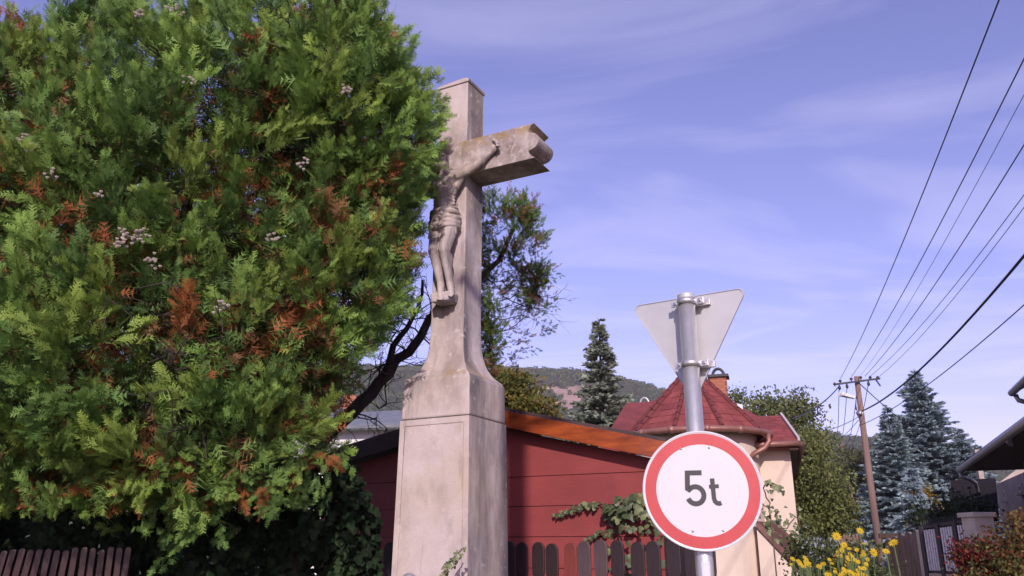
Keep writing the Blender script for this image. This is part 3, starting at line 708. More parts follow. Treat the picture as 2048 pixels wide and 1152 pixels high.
def crown_items(EL, n_out, n_mid, n_in, Lr=(.24, .40), gap=.25, seed=0.0, freq=1.5):
    it = []
    area = np.array([(r[0] * r[2] + r[1] * r[2] + r[0] * r[1]) for c, r in EL]); pr_ = area / area.sum()
    def inside(p, skip, k):
        return any(i != skip and (((p - c) / r) ** 2).sum() < k for i, (c, r) in enumerate(EL))
    cents = []
    tries = 0; got = 0
    while got < n_out and tries < n_out * 60:                    # outer clumps, kept apart so that dark gaps stay between them
        tries += 1
        i = rng.choice(len(EL), p=pr_); c, r = EL[i]; d = rng.normal(size=3); d /= np.linalg.norm(d)
        if d[1] > .3 and rng.random() < .5: continue
        p = c + d * r
        if p[2] < .75 or inside(p, i, .92): continue
        if seed == 0 and p[0] < -1.15 and blob_noise(p, 1.25, 40.0) < -.20: continue       # deep dark hollows
        if cents and (((np.array(cents) - p) ** 2).sum(1)).min() < (gap * rng.uniform(.75, 1.15)) ** 2: continue
        cents.append(p); got += 1
        nrm = d / r; nrm /= np.linalg.norm(nrm); nz = blob_noise(p, freq, 3.3 + seed) + .5 * blob_noise(p, freq * 2.3, 9.1 + seed)
        up = .75 if p[2] > 2.4 else .75 - .75 * min(1, (2.4 - p[2]) / 1.1)
        ax = nrm * .8 + ZU * up + rng.normal(size=3) * .15; ax /= np.linalg.norm(ax)
        root = p - ax * .22 + nrm * .26 * nz - nrm * .04
        dn = blob_noise(p, 2.2, 21.0 + seed); dead = dn > .5 and rng.random() < .25
        cb, ct = DEAD[rng.integers(3)] if dead else GREEN[rng.choice(4, p=[.38, .25, .25, .12])]
        v = rng.uniform(.85, 1.15)
        for k in range(rng.integers(5, 9)):
            dr = ax + rng.normal(size=3) * .40; L = rng.uniform(*Lr)
            tp = plumes[rng.integers(len(plumes))] if d[1] < .3 else plumes_lo[rng.integers(len(plumes_lo))]
            v2 = v * rng.uniform(.85, 1.15); it.append((root + rng.normal(size=3) * .05, dr, L, tp, np.array(cb) * v2, np.array(ct) * v2))
    for layer, N_, (f0, f1) in (('mid', n_mid, (.62, .82)), ('in', n_in, (.25, .76))):
        for k in range(N_):
            i = rng.choice(len(EL), p=pr_); c, r = EL[i]; d = rng.normal(size=3); d /= np.linalg.norm(d)
            p = c + d * r * rng.uniform(f0, f1)
            if p[2] < .75: continue
            if layer == 'mid' and inside(p, i, .62): continue
            nrm = d / r; nrm /= np.linalg.norm(nrm); dn = blob_noise(p, 2.6, 21.0 + seed)
            dr = nrm * .6 + ZU * .5 + rng.normal(size=3) * .35; L = rng.uniform(*Lr) * .9
            dead = rng.random() < (.55 if dn > .15 else .18)
            cb, ct = DEAD[rng.integers(3)] if dead else GREEN[rng.choice(4, p=[.15, .25, .10, .50])]
            tp = plumes_lo[rng.integers(len(plumes_lo))]
            if layer == 'in': tp = plumes_in[rng.integers(len(plumes_in))]; L *= 1.5
            v = rng.uniform(.8, 1.15); it.append((p, dr, L, tp, np.array(cb) * v, np.array(ct) * v))
    return it
tb = at(600, 1096, 6.9); tb[2] = gz(*tb[:2])
thuja = thing('thuja_tree', tb, 'large rounded green thuja with brown dead sprays beside the stone cross', 'tree')
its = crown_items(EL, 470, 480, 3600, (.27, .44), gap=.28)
for k in range(190):                                             # hanging sprays along the lower edge
    px = rng.uniform(-40, 690); py = np.interp(px, [-40, 250, 450, 620, 690], [985, 985, 965, 925, 900]) + rng.normal() * 22 + (rng.uniform(0, 95) if k % 2 else 0)
    its.append((at(px, py - 20, rng.uniform(5.5, 6.1)), np.array([rng.normal() * .4, -.5, rng.uniform(-.9, .1)]), rng.uniform(.22, .36), plumes[k % 7], *[np.array(c) for c in (GREEN[k % 4] if k % 6 else DEAD[0])]))
def pixel(p):
    q = np.array(p) - O; dq = q @ _F; return 1024 + FPX * q[0] / dq, 576 - FPX * (q @ _U) / dq
def keep(i_):                                                    # the crown's outline towards the cross, and clear of the lath fence
    tip = pixel(i_[0] + i_[1] / np.linalg.norm(i_[1]) * i_[2])
    lim = np.interp(tip[1], [-100, 0, 90, 160, 230, 300, 370, 430, 500, 620, 700, 800, 900], [760, 800, 880, 908, 918, 906, 888, 872, 860, 860, 760, 735, 720])
    return tip[0] < lim and not (tip[0] < 265 and tip[1] > 1055)
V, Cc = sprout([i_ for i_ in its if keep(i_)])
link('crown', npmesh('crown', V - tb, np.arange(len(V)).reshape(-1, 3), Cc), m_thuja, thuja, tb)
# the looser growth behind the cross
EL2 = [pxell(1030, 465, 7.5, 62, 90, .40), pxell(1055, 545, 7.5, 52, 75, .35), pxell(985, 440, 7.4, 60, 80, .4), pxell(975, 600, 7.5, 45, 120, .35)]
it2 = crown_items(EL2, 55, 150, 0, (.16, .26), gap=.19, seed=5.0)
for px, py in ((1085, 600), (1070, 640), (1088, 655), (1040, 655), (1000, 700), (1015, 745), (995, 765), (1060, 610), (985, 720), (1100, 540), (990, 660), (1000, 680), (1005, 725), (1025, 640), (1050, 680)):
    for k in range(3): it2.append((at(px + rng.normal() * 8, py + rng.normal() * 8, 7.5) - ZU * .08, np.array([.5, -.2, rng.uniform(-.2, 1)]), rng.uniform(.14, .22), plumes_lo[k], *[np.array(c) for c in (DEAD[1] if k == 2 else GREEN[3])]))
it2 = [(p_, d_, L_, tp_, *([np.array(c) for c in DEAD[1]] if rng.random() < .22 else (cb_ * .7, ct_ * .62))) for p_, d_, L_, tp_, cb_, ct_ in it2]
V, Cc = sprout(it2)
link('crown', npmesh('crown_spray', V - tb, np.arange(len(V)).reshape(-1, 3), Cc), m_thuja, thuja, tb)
# trunk, limbs and bare twigs
def wob(pts, n, amp, rng):
    pts = [np.array(p, float) for p in pts]; out = []
    for i in range(len(pts) - 1):
        for k in range(n): out.append(pts[i] + (pts[i + 1] - pts[i]) * k / n + rng.normal(size=3) * amp)
    return out + [pts[-1]]
MB().tube(wob([tb - ZU * .1, tb + ZU * .6, at(560, 900, 6.7), at(500, 650, 6.4), at(470, 400, 6.2), at(450, 150, 6.2)], 3, .02, rng), list(np.linspace(.15, .04, 16)), 10).build('trunk', m_bark, thuja, smooth=True)
limb = [at(600, 960, 6.9), at(650, 880, 7.0), at(700, 825, 7.05), at(745, 785, 7.1), at(772, 745, 7.1), at(815, 700, 7.15), at(862, 640, 7.2), at(930, 590, 7.3), at(1000, 520, 7.4), at(1030, 450, 7.5)]
lp = wob(limb, 2, .012, rng)
MB().tube(lp, list(np.linspace(.075, .018, len(lp))), 9).build('limb', m_bark, thuja, smooth=True)
lp2 = wob([at(768, 752, 7.1), at(785, 690, 7.1), at(815, 655, 7.1), at(838, 615, 7.15), at(845, 560, 7.2)], 2, .012, rng)
MB().tube(lp2, list(np.linspace(.036, .012, len(lp2))), 8).build('limb', m_bark, thuja, smooth=True)
for a in ((480, 700), (380, 560), (600, 480), (250, 620), (560, 780), (330, 300), (650, 250), (160, 380)):
    q = at(*a, rng.uniform(5.4, 6.3)); w_ = wob([at(520, 760 if a[1] > 450 else 520, 6.5), (at(500, 650, 6.4) + q) / 2, q], 3, .03, rng)
    MB().tube(w_, list(np.linspace(.04, .012, len(w_))), 7).build('limb', m_bark, thuja, smooth=True)
b = MB()
def twig(p, d, L, r, dep):
    p = np.array(p); pts = [p]; dd = np.array(d, float)
    for k in range(4):
        dd = dd + rng.normal(size=3) * .28; dd /= np.linalg.norm(dd); pts.append(pts[-1] + dd * L / 4)
    b.tube(pts, [r, r * .85, r * .7, r * .5, r * .25], 4, False)
    if dep:
        for k in (1, 2, 3, 3): twig(pts[k], dd + rng.normal(size=3) * .7, L * rng.uniform(.4, .7), r * .55, dep - 1)
for k in range(24):
    i = rng.integers(3, len(lp) - 3); twig(lp[i], rng.normal(size=3) + np.array([.1, 0, .5]), rng.uniform(.3, .65), .009, 2)
for k in range(10):
    i = rng.integers(1, len(lp2)); twig(lp2[i], rng.normal(size=3) + np.array([-.2, 0, .3]), rng.uniform(.3, .5), .007, 2)
for k in range(8): twig(at(1000 + rng.uniform(-20, 40), 620 + rng.uniform(-60, 80), 7.5), np.array([.7, 0, rng.uniform(-.3, .4)]), rng.uniform(.3, .5), .006, 2)
for k in range(70):
    c, r = EL[rng.integers(4)]; d = rng.normal(size=3); d /= np.linalg.norm(d); d[1] = -abs(d[1]); d[0] = -abs(d[0]) if c[0] > -2 else d[0]; twig(c + d * r * .6, d * r, rng.uniform(.3, .6), .009, 1)
b.build('twigs', m_bark, thuja)['kind'] = 'stuff'
m_cone = mat('old_cones', (0.38, 0.31, 0.28), 0.9, var=0.3, scale=40)
b = MB()
for px, py in ((20, 235), (45, 275), (55, 300), (245, 470), (270, 480), (285, 470), (240, 490), (275, 30), (305, 525), (385, 160), (545, 480), (785, 60), (840, 90), (745, 10), (350, 20), (100, 350), (200, 390), (690, 180), (610, 330), (445, 615)):
    hit = None
    for c, r in EL:                                              # rest on the outside of the crown
        d = ray(px, py); oc = (O - c) / r; dd = d / r; A2 = dd @ dd; B2 = oc @ dd; C2 = oc @ oc - 1.06; D2 = B2 * B2 - A2 * C2
        if D2 > 0:
            t = (-B2 - math.sqrt(D2)) / A2
            hit = t if hit is None else min(hit, t)
    if hit is None: continue
    p0 = O + ray(px, py) * hit
    for k in range(rng.integers(7, 15)):
        q = p0 + rng.normal(size=3) * .022
        for j in range(5):
            a = 2 * math.pi * j / 5; dd = np.array([math.cos(a) * .5, math.sin(a) * .5, .7]); b.cap(q, q + dd * .013, .003, .0055, 5)
o = b.build('cone_clusters', m_cone, thuja); o['kind'] = 'stuff'

# ================================================================== CREAM HOUSE WITH ROUND TURRET
HU, HW = yaw_axes(17.7)
TC = at(1392, 900, 15.0); TC[2] = 0.0
def hl(u, w, z): return TC + HU * u + HW * w + ZU * z
def hpx(px, py, w): q = onp(px, py, TC + HW * w, -HW); return float((q - TC) @ HU), float(q[2])
m_cream = mat('cream_render', (0.63, 0.51, 0.43), 0.9, var=0.05, scale=1.5, bump=0.12, bscale=120)
overlay(m_cream, (0.50, 0.38, 0.31), 1.2, 0.5, 0.75, 0.5, stretch=(1, 1, .3), seed=1)
m_shing = mat('red_shingle', (0.215, 0.046, 0.044), 0.85, var=0.22, scale=4, bump=0.3, bscale=90)
m_shing2 = mat('red_shingle_dark', (0.185, 0.040, 0.040), 0.85, var=0.22, scale=4, bump=0.3, bscale=90)
m_shing3 = mat('red_shingle_light', (0.24, 0.056, 0.052), 0.85, var=0.22, scale=4, bump=0.3, bscale=90)
m_copper = mat('copper_gutter', (0.27, 0.125, 0.10), 0.45, var=0.15, scale=6, metal=0.3)
m_brick = mat('chimney_brick', (0.36, 0.14, 0.085), 0.9, var=0.2, scale=18, bump=0.3, bscale=60)
m_cap = mat('dark_cap_metal', (0.05, 0.045, 0.05), 0.5, metal=0.5)
m_zinc = mat('zinc_pipe', (0.42, 0.41, 0.42), 0.45, metal=0.6, var=0.1, scale=8)
m_glass = mat('window_glass', (0.03, 0.035, 0.045), 0.08, spec=0.8)
house = thing('turret_house', hl(0, 0, 0), 'cream rendered house with round turret and red shingle roof', 'house')
TR, ER = 1.09, 1.27
ze = at(1392, 852, 15.0 - ER)[2]; za = at(1374, 734, 15.0)[2]
MB().tube([hl(0, 0, -.2), hl(0, 0, ze - .02)], TR, 48, True).build('turret_wall', m_cream, house, smooth=False)
NF = 10; off = R(8)
m_hip = mat('hip_shingle', (0.135, 0.032, 0.033), 0.9, var=.2, scale=5)
ep = [hl(ER * math.cos(off + 2 * math.pi * k / NF), ER * math.sin(off + 2 * math.pi * k / NF), ze) for k in range(NF)]
ap = hl(0, 0, za)
vs = [ap] + ep + [p - ZU * .07 for p in ep] + [hl(0, 0, ze - .07)]
fs = [(0, 1 + k, 1 + (k + 1) % NF) for k in range(NF)] + [(1 + (k + 1) % NF, 1 + k, 1 + NF + k, 1 + NF + (k + 1) % NF) for k in range(NF)] + [(1 + NF + k, 2 * NF + 1, 1 + NF + (k + 1) % NF) for k in range(NF)]
troof = MB().add(vs, [f_[::-1] for f_ in fs]).build('turret_roof', m_shing2, house)
def shingles(parent, p0, p1, q1, q0, rows, wd, mats, th=.022):
    """lay shingles on the slope p0-p1 (eave) to q0-q1 (top)"""
    p0, p1, q0, q1 = (np.array(p, float) for p in (p0, p1, q0, q1))
    for r_ in range(rows):
        a = r_ / rows; c = (r_ + 1.25) / rows
        l0 = p0 + (q0 - p0) * a; l1 = p1 + (q1 - p1) * a; c_ = min(c, 1.0); t0 = p0 + (q0 - p0) * c_; t1 = p1 + (q1 - p1) * c_
        W_ = np.linalg.norm(l1 - l0); n_ = max(1, int(round(W_ / wd))); ex = (l1 - l0) / max(W_, 1e-6)
        sl = (t0 + t1) / 2 - (l0 + l1) / 2; hy = np.linalg.norm(sl); ey = sl / hy; ez = np.cross(ex, ey)
        for k in range(n_):
            f0 = (k + (.5 if r_ % 2 else 0)) / n_; f1 = min(1, f0 + 1 / n_) - .012
            if f0 > .995: continue
            A0 = l0 + (l1 - l0) * f0; B0 = l0 + (l1 - l0) * f1; A1 = t0 + (t1 - t0) * f0; B1 = t0 + (t1 - t0) * f1
            lift = ez * (th + rr.uniform(0, .008)); m_ = mats[rr.randrange(len(mats))]
            MB().add([A0 + ez * .002, B0 + ez * .002, B1 + ez * .002, A1 + ez * .002, A0 + lift, B0 + lift, B1 + ez * .005, A1 + ez * .005],
                     [(3, 2, 1, 0), (4, 5, 6, 7), (0, 1, 5, 4), (1, 2, 6, 5), (2, 3, 7, 6), (3, 0, 4, 7)]).build('shingle', m_, parent)
for k in range(NF):
    a, c = ep[k], ep[(k + 1) % NF]; mid = (a + c) / 2 - hl(0, 0, ze)
    if mid @ (np.array([0, 0, 0]) - TC) > -.5:
        shingles(troof, a, c, ap + (c - ap) * .03, ap + (a - ap) * .03, 10, .24, [m_shing, m_shing, m_shing2, m_shing3], .010)
for k in range(NF):
    for j in range(10):                                                 # hip caps
        p = ap + (ep[k] - ap) * (j / 10 + .01); q = ap + (ep[k] - ap) * ((j + 1.12) / 10)
        b = MB(); b.tube([p + ZU * .016, q + ZU * .026], [.034, .042], 6); b.build('hip_cap', m_hip, troof)
gp = [hl((ER + .05) * math.cos(a), (ER + .05) * math.sin(a), ze - .045) for a in np.linspace(math.pi * .9, math.pi * 2.08, 40)]
gut = MB().tube(gp, .055, 8).build('turret_gutter', m_copper, house, smooth=True)
for a in (R(206), R(232), R(258), R(284), R(310)):
    p = hl((ER + .05) * math.cos(a), (ER + .05) * math.sin(a), ze - .045); MB().ell(p, (.075, .075, .07), None, 10, 6).build('gutter_bracket', m_copper, gut, smooth=True)
# main body
wF = .10
uC, zC = hpx(1579, 892, wF); zE = zC + .05
MB().box(hl((uC - 1.5) / 2, wF + 3.4, zE / 2 - .1), HU * (uC + 1.5) / 2, HW * 3.4, ZU * (zE / 2 + .08)).build('wall', m_cream, house)
uE, _ = hpx(1596, 886, wF - .32)
eL, eT, eR, eB = -1.75, wF - .32, uE, wF + 7.1
W1 = hl(*[(u, wF + 1.5, z) for u, z in [hpx(1518, 833, wF + 1.5)]][0]); W2 = hl(*[(u, wF + 1.5, z) for u, z in [hpx(1560, 831, wF + 1.5)]][0])
Pk = hl(*[(u, wF + 2.6, z) for u, z in [hpx(1396, 768, wF + 2.6)]][0]); L1 = hl(*[(u, wF + 2.8, z) for u, z in [hpx(1300, 803, wF + 2.8)]][0]); L2 = hl(*[(u, wF + 2.8, z) for u, z in [hpx(1252, 806, wF + 2.8)]][0])
eFL, eFR, eBR, eBL, eFM = hl(eL, eT, zE), hl(eR, eT, zE), hl(eR, eB, zE), hl(eL, eB, zE), hl(.5, eT, zE)
vs = [eFL, eFM, eFR, eBR, eBL, W1, W2, Pk, L1, L2] + [p - ZU * .12 for p in (eFL, eFM, eFR, eBR, eBL)]
fs = [(1, 2, 6, 5), (2, 3, 6), (6, 3, 5), (5, 3, 7), (7, 3, 4), (7, 4, 9, 8), (1, 5, 7), (1, 7, 8), (0, 1, 8, 9), (4, 0, 9), (10, 0, 4, 14), (10, 11, 1, 0), (11, 12, 2, 1), (12, 13, 3, 2), (13, 14, 4, 3), (14, 13, 12, 11, 10)]
mroof = MB().add(vs, fs).build('main_roof', m_shing2, house)
shingles(mroof, eFM + (eFR - eFM) * .25, eFR, W2, W1, 9, .27, [m_shing, m_shing, m_shing2, m_shing3], .010)
MB().tube([eFM, eFR + HU * .02], .05, 8).build('eave_gutter', m_copper, house, smooth=True).location += Vector((-HW * .05 - ZU * .05))
m_brown = mat('brown_soffit', (0.10, 0.045, 0.035), 0.7, var=0.2, scale=6)
MB().tube([eFR + HU * .05 - ZU * .06, eBR + HU * .05 - ZU * .06], .055, 8).build('eave_gutter', m_brown, house, smooth=True)
MB().prism([eFR - ZU * .125, eBR - ZU * .125, eBR - ZU * .125 - HU * (eR - uC + .01), eFR - ZU * .125 - HU * (eR - uC + .01)], -ZU * .02).build('soffit', m_brown, house)
MB().prism([W2, W2 + ZU * .06, eFR + ZU * .06, eFR], HU * .04).build('hip_flashing', mat('pale_flashing', (.5, .42, .42), .6), house)
q = hl(.86, -1.02, ze); pts = [hl(1.28, -.42, ze - .06), hl(1.29, -.42, ze - .20), hl(1.20, -.50, ze - .32), hl(1.02, -.56, ze - .42), hl(.94, -.52, ze - .50), hl(.80, -.44, ze - .56)]
MB().tube(pts, .045, 10).build('downpipe', m_copper, house, smooth=True)
# chimneys and skylight
def hp(px, py, w): u, z = hpx(px, py, w); return hl(u, w, z)
c0 = hp(1437, 800, 4.2); c1 = hp(1437, 756, 4.2); cw = .17
ch = MB().box((c0 + c1) / 2 - ZU * .25, HU * cw, HW * cw, ZU * ((c1 - c0)[2] / 2 + .25)).build('chimney', m_brick, house, bevel=.004)
nr = 9; hgt = (c1 - c0)[2] + .1
for r_ in range(nr):
    z_ = c1[2] - hgt * (r_ + .5) / nr
    for k in range(2):
        cc = c1.copy(); cc[2] = z_
        for nrm, ax in ((-HW, HU), (HU, HW)):
            o_ = (k - .5) * cw + (.04 if r_ % 2 else -.04)
            MB().box(cc + nrm * cw + ax * o_, ax * (cw / 2 - .012), nrm * .008, ZU * (hgt / nr / 2 - .006)).build('brick', m_brick, ch)
MB().box(c1 + ZU * .02, HU * (cw + .07), HW * (cw + .07), ZU * .03).build('chimney_slab', m_cap, ch)
MB().tube([c1 + ZU * .05 + HU * .13 * math.cos(a) + ZU * .17 * math.sin(a) for a in np.linspace(0, math.pi, 12)], .035, 8).build('chimney_cowl', m_cap, ch, smooth=True)
v0 = hp(1289, 806, 3.6)
MB().tube([v0 + HU * .10 * math.cos(a) + ZU * (.14 * math.sin(a) - .02) for a in np.linspace(-.3, math.pi + .3, 14)], .028, 8).build('roof_vent', m_zinc, house, smooth=True)
MB().box(v0 - ZU * .05, HU * .15, HW * .08, ZU * .035).build('vent_base', m_zinc, house)
s0 = hp(1468, 818, 1.6)
MB().box(s0, HU * .17 - ZU * .05, HW * .16 + ZU * .12, np.cross(HU, HW) * .03 - HW * .02).build('skylight', mat('skylight_frame', (.7, .68, .68), .5), house)
# lean-to with timber edges by the right corner
w0 = -.75
a0, a1, b0, b1 = hp(1512, 1042, w0), hp(1584, 1118, w0), hp(1556, 1046, w0 + .55), hp(1606, 1108, w0 + .55)
m_plank = mat('porch_timber', (0.15, 0.070, 0.060), 0.75, var=0.3, scale=6, bump=.2, bscale=40)
pr_ = MB().prism([a0, a1, b1, b0], -ZU * .05).build('porch_roof', m_brown, house)
for p, q in ((a0, a1), (b0, b1)):
    MB().prism([p - ZU * .10, q - ZU * .10, q + ZU * .03, p + ZU * .03], -HW * .05).build('edge_board', m_plank, pr_, bevel=.004)
for f_ in (.2, .45, .7, .95):
    p = a0 + (a1 - a0) * f_; q = b0 + (b1 - b0) * f_; MB().prism([p - ZU * .11, q - ZU * .11, q - ZU * .05, p - ZU * .05], HU * .05).build('rafter', m_plank, pr_)
MB().prism([np.append(a0[:2], -.1), np.append(a1[:2], -.1), a1 - ZU * .13, a0 - ZU * .13], HW * .5).build('porch_wall', m_cream, house)

# low white building behind the shed
m_wht = mat('white_render', (0.72, 0.70, 0.70), 0.9, var=.06, scale=2)
wb = thing('white_outbuilding', np.append(at(690, 900, 17)[:2], 0), 'low white walled building with grey roof seen behind the leaning limb', 'building')
p0, p1 = at(560, 866, 17), at(812, 858, 17)
MB().prism([np.array([p0[0], 17, 0]), np.array([p1[0], 17, 0]), p1, p0], np.array([0, 4, 0])).build('wall', m_wht, wb)
m_gr = mat('blue_grey_roof', (0.16, 0.17, 0.20), 0.8, var=.15, scale=5)
r0, r1 = at(560, 838, 19.5), at(822, 826, 19.5)
MB().prism([p0 + np.array([-.3, -.35, .0]), p1 + np.array([.3, -.35, .0]), r1, r0], ZU * .08).build('roof', m_gr, wb)
MB().box(at(700, 835, 18.6) + ZU * .2, (.14, 0, 0), (0, .14, 0), (0, 0, .3)).build('chimney', m_brick, wb)

# ================================================================== TREES
def spruce(name, label, pxtop, pytop, Y, Rb, col, seed, group=None, zb=None, density=1.0, leader=.35, levels=None):
    rg = np.random.default_rng(seed); top = at(pxtop, pytop, Y); base = np.array([top[0], top[1], gz(top[0], top[1])]); H = top[2] - base[2]
    t = thing(name, base, label, 'tree', group)
    MB().tube([base - ZU * .1, base + ZU * H * .5, top - ZU * .1, top], [.03 * H * .5, .02 * H * .5, .014, .004], 7).build('trunk', m_bark, t, smooth=True)
    VV, CC = [], []; nl = levels or int(H * 6.5)
    for i in range(nl):
        f_ = (i + rg.uniform(0, .8)) / nl; f_ = .06 + .93 * f_
        r_ = Rb * (1 - f_) ** .92 * rg.uniform(.9, 1.08) + .03; nb = int((8 + 7 * (1 - f_)) * density)
        for k in range(nb):
            a = 2 * math.pi * (k + rg.uniform(0, .9)) / nb; z = base[2] + H * (f_ + rg.uniform(-.6, .6) / nl * 1.6); rad = r_ * rg.uniform(.55, 1.2)
            d = np.array([math.cos(a), math.sin(a), 0]); n_ = np.array([-d[1], d[0], 0]); rise = .45 * f_ - .12
            ns = max(4, int(rad * 13 * density)); cv = rg.uniform(.85, 1.15); m_ = ns * 3
            s_ = np.repeat(.12 + .88 * (np.arange(ns) + rg.random(ns)) / ns, 3); sgn = np.tile([-1., 1., 0.], ns)
            P = np.array([top[0], top[1], z]) + np.outer(rad * s_, d) + np.outer(rise * rad * s_ - .16 * rad * s_ ** 2 + .10 * rad * s_ ** 3, ZU)
            L = (.11 + .22 * min(rad, 1.2)) * (1.15 - s_ * .75) * rg.uniform(.7, 1.2, m_) + .05
            dd = np.outer(np.where(sgn == 0, 1.2, .75), d) + np.outer(sgn * rg.uniform(.5, 1.0, m_), n_) + np.outer(rg.uniform(-.30, .25, m_), ZU)
            dd /= np.linalg.norm(dd, axis=1)[:, None]
            cc_ = np.array(col) * cv * rg.uniform(.85, 1.15, (m_, 1)) * (0.8 + .2 * s_)[:, None]
            for q in range(4):
                sd_ = np.cross(dd, rg.normal(size=(m_, 3))); sd_ /= np.linalg.norm(sd_, axis=1)[:, None] + 1e-6
                w_ = (.036 + .024 * rg.random(m_))[:, None] * min(1, .5 + rad * .7); st = P + dd * (L * .22 * q)[:, None]
                VV.append(np.stack([st - sd_ * w_, st + sd_ * w_, st + dd * (L * .55)[:, None] + sd_ * rg.normal(size=(m_, 1)) * .03], 1).reshape(-1, 3)); CC.append(np.repeat(cc_, 3, 0))
    if leader:
        for k in range(26):
            st = top - ZU * rg.uniform(.02, leader); dd = rg.normal(size=3); dd[2] = abs(dd[2]) + .6; dd /= np.linalg.norm(dd); VV.append(np.array([st - np.array([.012, 0, 0]), st + np.array([.012, 0, 0]), st + dd * .14])); CC.append(np.tile(np.array(col), (3, 1)))
    VV = np.concatenate(VV); link('crown', npmesh('crown', VV - base, np.arange(len(VV)).reshape(-1, 3), np.concatenate(CC)), m_need, t, base)
    return t
m_need = mat('spruce_needles', (.1, .12, .12), .7, attr=True, translucent=.3, spec=.2)
spruce('spruce_tree', 'slim spruce with bare pointed leader behind the red shed roof', 1198, 640, 20, 1.6, (.29, .325, .25), 31, leader=.5)
GS = None
spruce('blue_spruce', 'tallest blue grey spruce, behind the wooden utility pole', 1828, 738, 38, 3.9, (.31, .39, .42), 32)
spruce('blue_spruce', 'medium blue grey spruce beside the wooden utility pole', 1773, 812, 36.5, 2.8, (.30, .38, .39), 33)
spruce('blue_spruce', 'broad blue grey spruce beside the dark eave', 1918, 858, 37, 3.0, (.30, .38, .41), 34)
spruce('blue_spruce', 'small pale blue spruce behind the concrete slab fence', 1822, 946, 19, .95, (.41, .50, .55), 35, density=1.25)

m_leaf = mat('broad_leaves', (.08, .1, .03), .55, attr=True, translucent=.38, spec=.3)
def leafy(name, label, base, els, n, size, cols, seed, cat='tree', group=None, trunk=True, shell=.55, kind_of='crown', clump=True):
    """els: list of (centre, radii) ; n leaves in clumps"""
    rg = np.random.default_rng(seed); base = np.array(base, float); t = thing(name, base, label, cat, group)
    vol = np.array([r[0] * r[2] for c, r in els]); pr = vol / vol.sum(); VV, CC = [], []
    ncl = max(1, n // 26)
    for k in range(ncl):
        c, r = els[rg.choice(len(els), p=pr)]; d = rg.normal(size=3); d /= np.linalg.norm(d); s = rg.uniform(shell, 1.04); p = c + d * r * s
        if blob_noise(p, 2.2 / max(.4, float(np.mean(r))), seed * 1.3) < -.12: continue
        if p[2] < base[2]: continue
        cb = np.array(cols[rg.integers(len(cols))]) * rg.uniform(.75, 1.2); cs = float(np.mean(r)) * .16 + size * .8
        for j in range(26):
            q = p + rg.normal(size=3) * cs * np.array([1, 1, .7]); M_ = rotm(rg); L = size * rg.uniform(.6, 1.25); w_ = L * .34
            M_[2] = M_[2] + ZU * .8
            x, y = M_[0] * w_, M_[1] * L; y = y + np.array([0, 0, -.25 * L])
            VV += [q - y * .5, q + x, q + y * .5, q - y * .5, q + y * .5, q - x]; CC += [cb * rg.uniform(.8, 1.2)] * 6
    VV = np.array(VV); link(kind_of, npmesh(kind_of, VV - base, np.arange(len(VV)).reshape(-1, 3), np.array(CC)), m_leaf, t, base)
    if trunk:
        cc = els[0][0]; tr = [base - ZU * .1, base * .5 + cc * .5 + rg.normal(size=3) * .05, cc]
        r0 = .05 * max(1, (cc[2] - base[2]) * .6); MB().tube(tr, [r0, r0 * .75, r0 * .4], 8).build('trunk', m_bark, t, smooth=True)
        for c, r in els[1:]:
            MB().tube([tr[1] * .4 + cc * .6, (cc + c) / 2 - ZU * .1, c], [r0 * .5, r0 * .35, r0 * .15], 6).build('limb', m_bark, t, smooth=True)
    return t
def foot(px, Y): p = at(px, 1000, Y); return np.array([p[0], Y, gz(p[0], Y)])
GREENS = [(.165, .19, .07), (.14, .165, .06), (.19, .20, .075), (.11, .135, .05)]
leafy('leafy_tree', 'dark leafy tree rising above the red roof beside the brick chimney', foot(1520, 26), [pxell(1525, 850, 26, 55, 60, 1.2), pxell(1475, 815, 26, 32, 34, .7), pxell(1560, 830, 26, 40, 45, .8), pxell(1598, 815, 26, 22, 38, .5), pxell(1612, 850, 26, 30, 50, .8)], 13000, .11, GREENS, 41)
leafy('leafy_tree', 'broad bright green leafy tree between cream house and utility pole', foot(1650, 21), [pxell(1638, 970, 21, 48, 80, 1.0), pxell(1605, 925, 21, 40, 65, .8), pxell(1672, 1030, 21, 36, 52, .7), pxell(1615, 1035, 21, 36, 42, .6), pxell(1630, 890, 21.5, 34, 36, .6)], 26000, .08, [(.20, .225, .068), (.165, .19, .06), (.225, .235, .075), (.125, .15, .05)], 42)
leafy('leafy_tree', 'olive green tree in shade behind the wooden utility pole', foot(1725, 41), [pxell(1725, 985, 41, 48, 80, 1.6), pxell(1715, 940, 41, 40, 50, 1.4), pxell(1750, 1040, 40, 60, 60, 1.4)], 9000, .15, [(.075, .09, .034), (.095, .10, .036)], 43)
leafy('yellowing_tree', 'yellowing green tree behind the shed roof next to the cross', foot(1040, 12.5), [pxell(1035, 810, 12.5, 48, 52, .6), pxell(1065, 825, 12.5, 40, 30, .5), pxell(1012, 775, 12.5, 32, 40, .4)], 8000, .075, [(.19, .15, .030), (.13, .13, .03), (.10, .12, .03), (.22, .16, .035)], 44)
leafy('golden_shrub', 'golden yellow shrub beside the small pale blue spruce', foot(1850, 20.5), [pxell(1848, 1010, 20.5, 18, 32, .4), pxell(1838, 985, 20.5, 14, 18, .3), pxell(1868, 1020, 20.5, 14, 16, .3)], 2600, .06, [(.30, .19, .03), (.24, .17, .035)], 45, cat='shrub')
leafy('dark_shrub', 'dark green shrub in shade behind the metal gate', foot(1880, 18), [pxell(1885, 1040, 18, 45, 40, .7), pxell(1925, 1030, 19, 35, 40, .6)], 3500, .10, [(.035, .05, .022)], 46, cat='shrub')

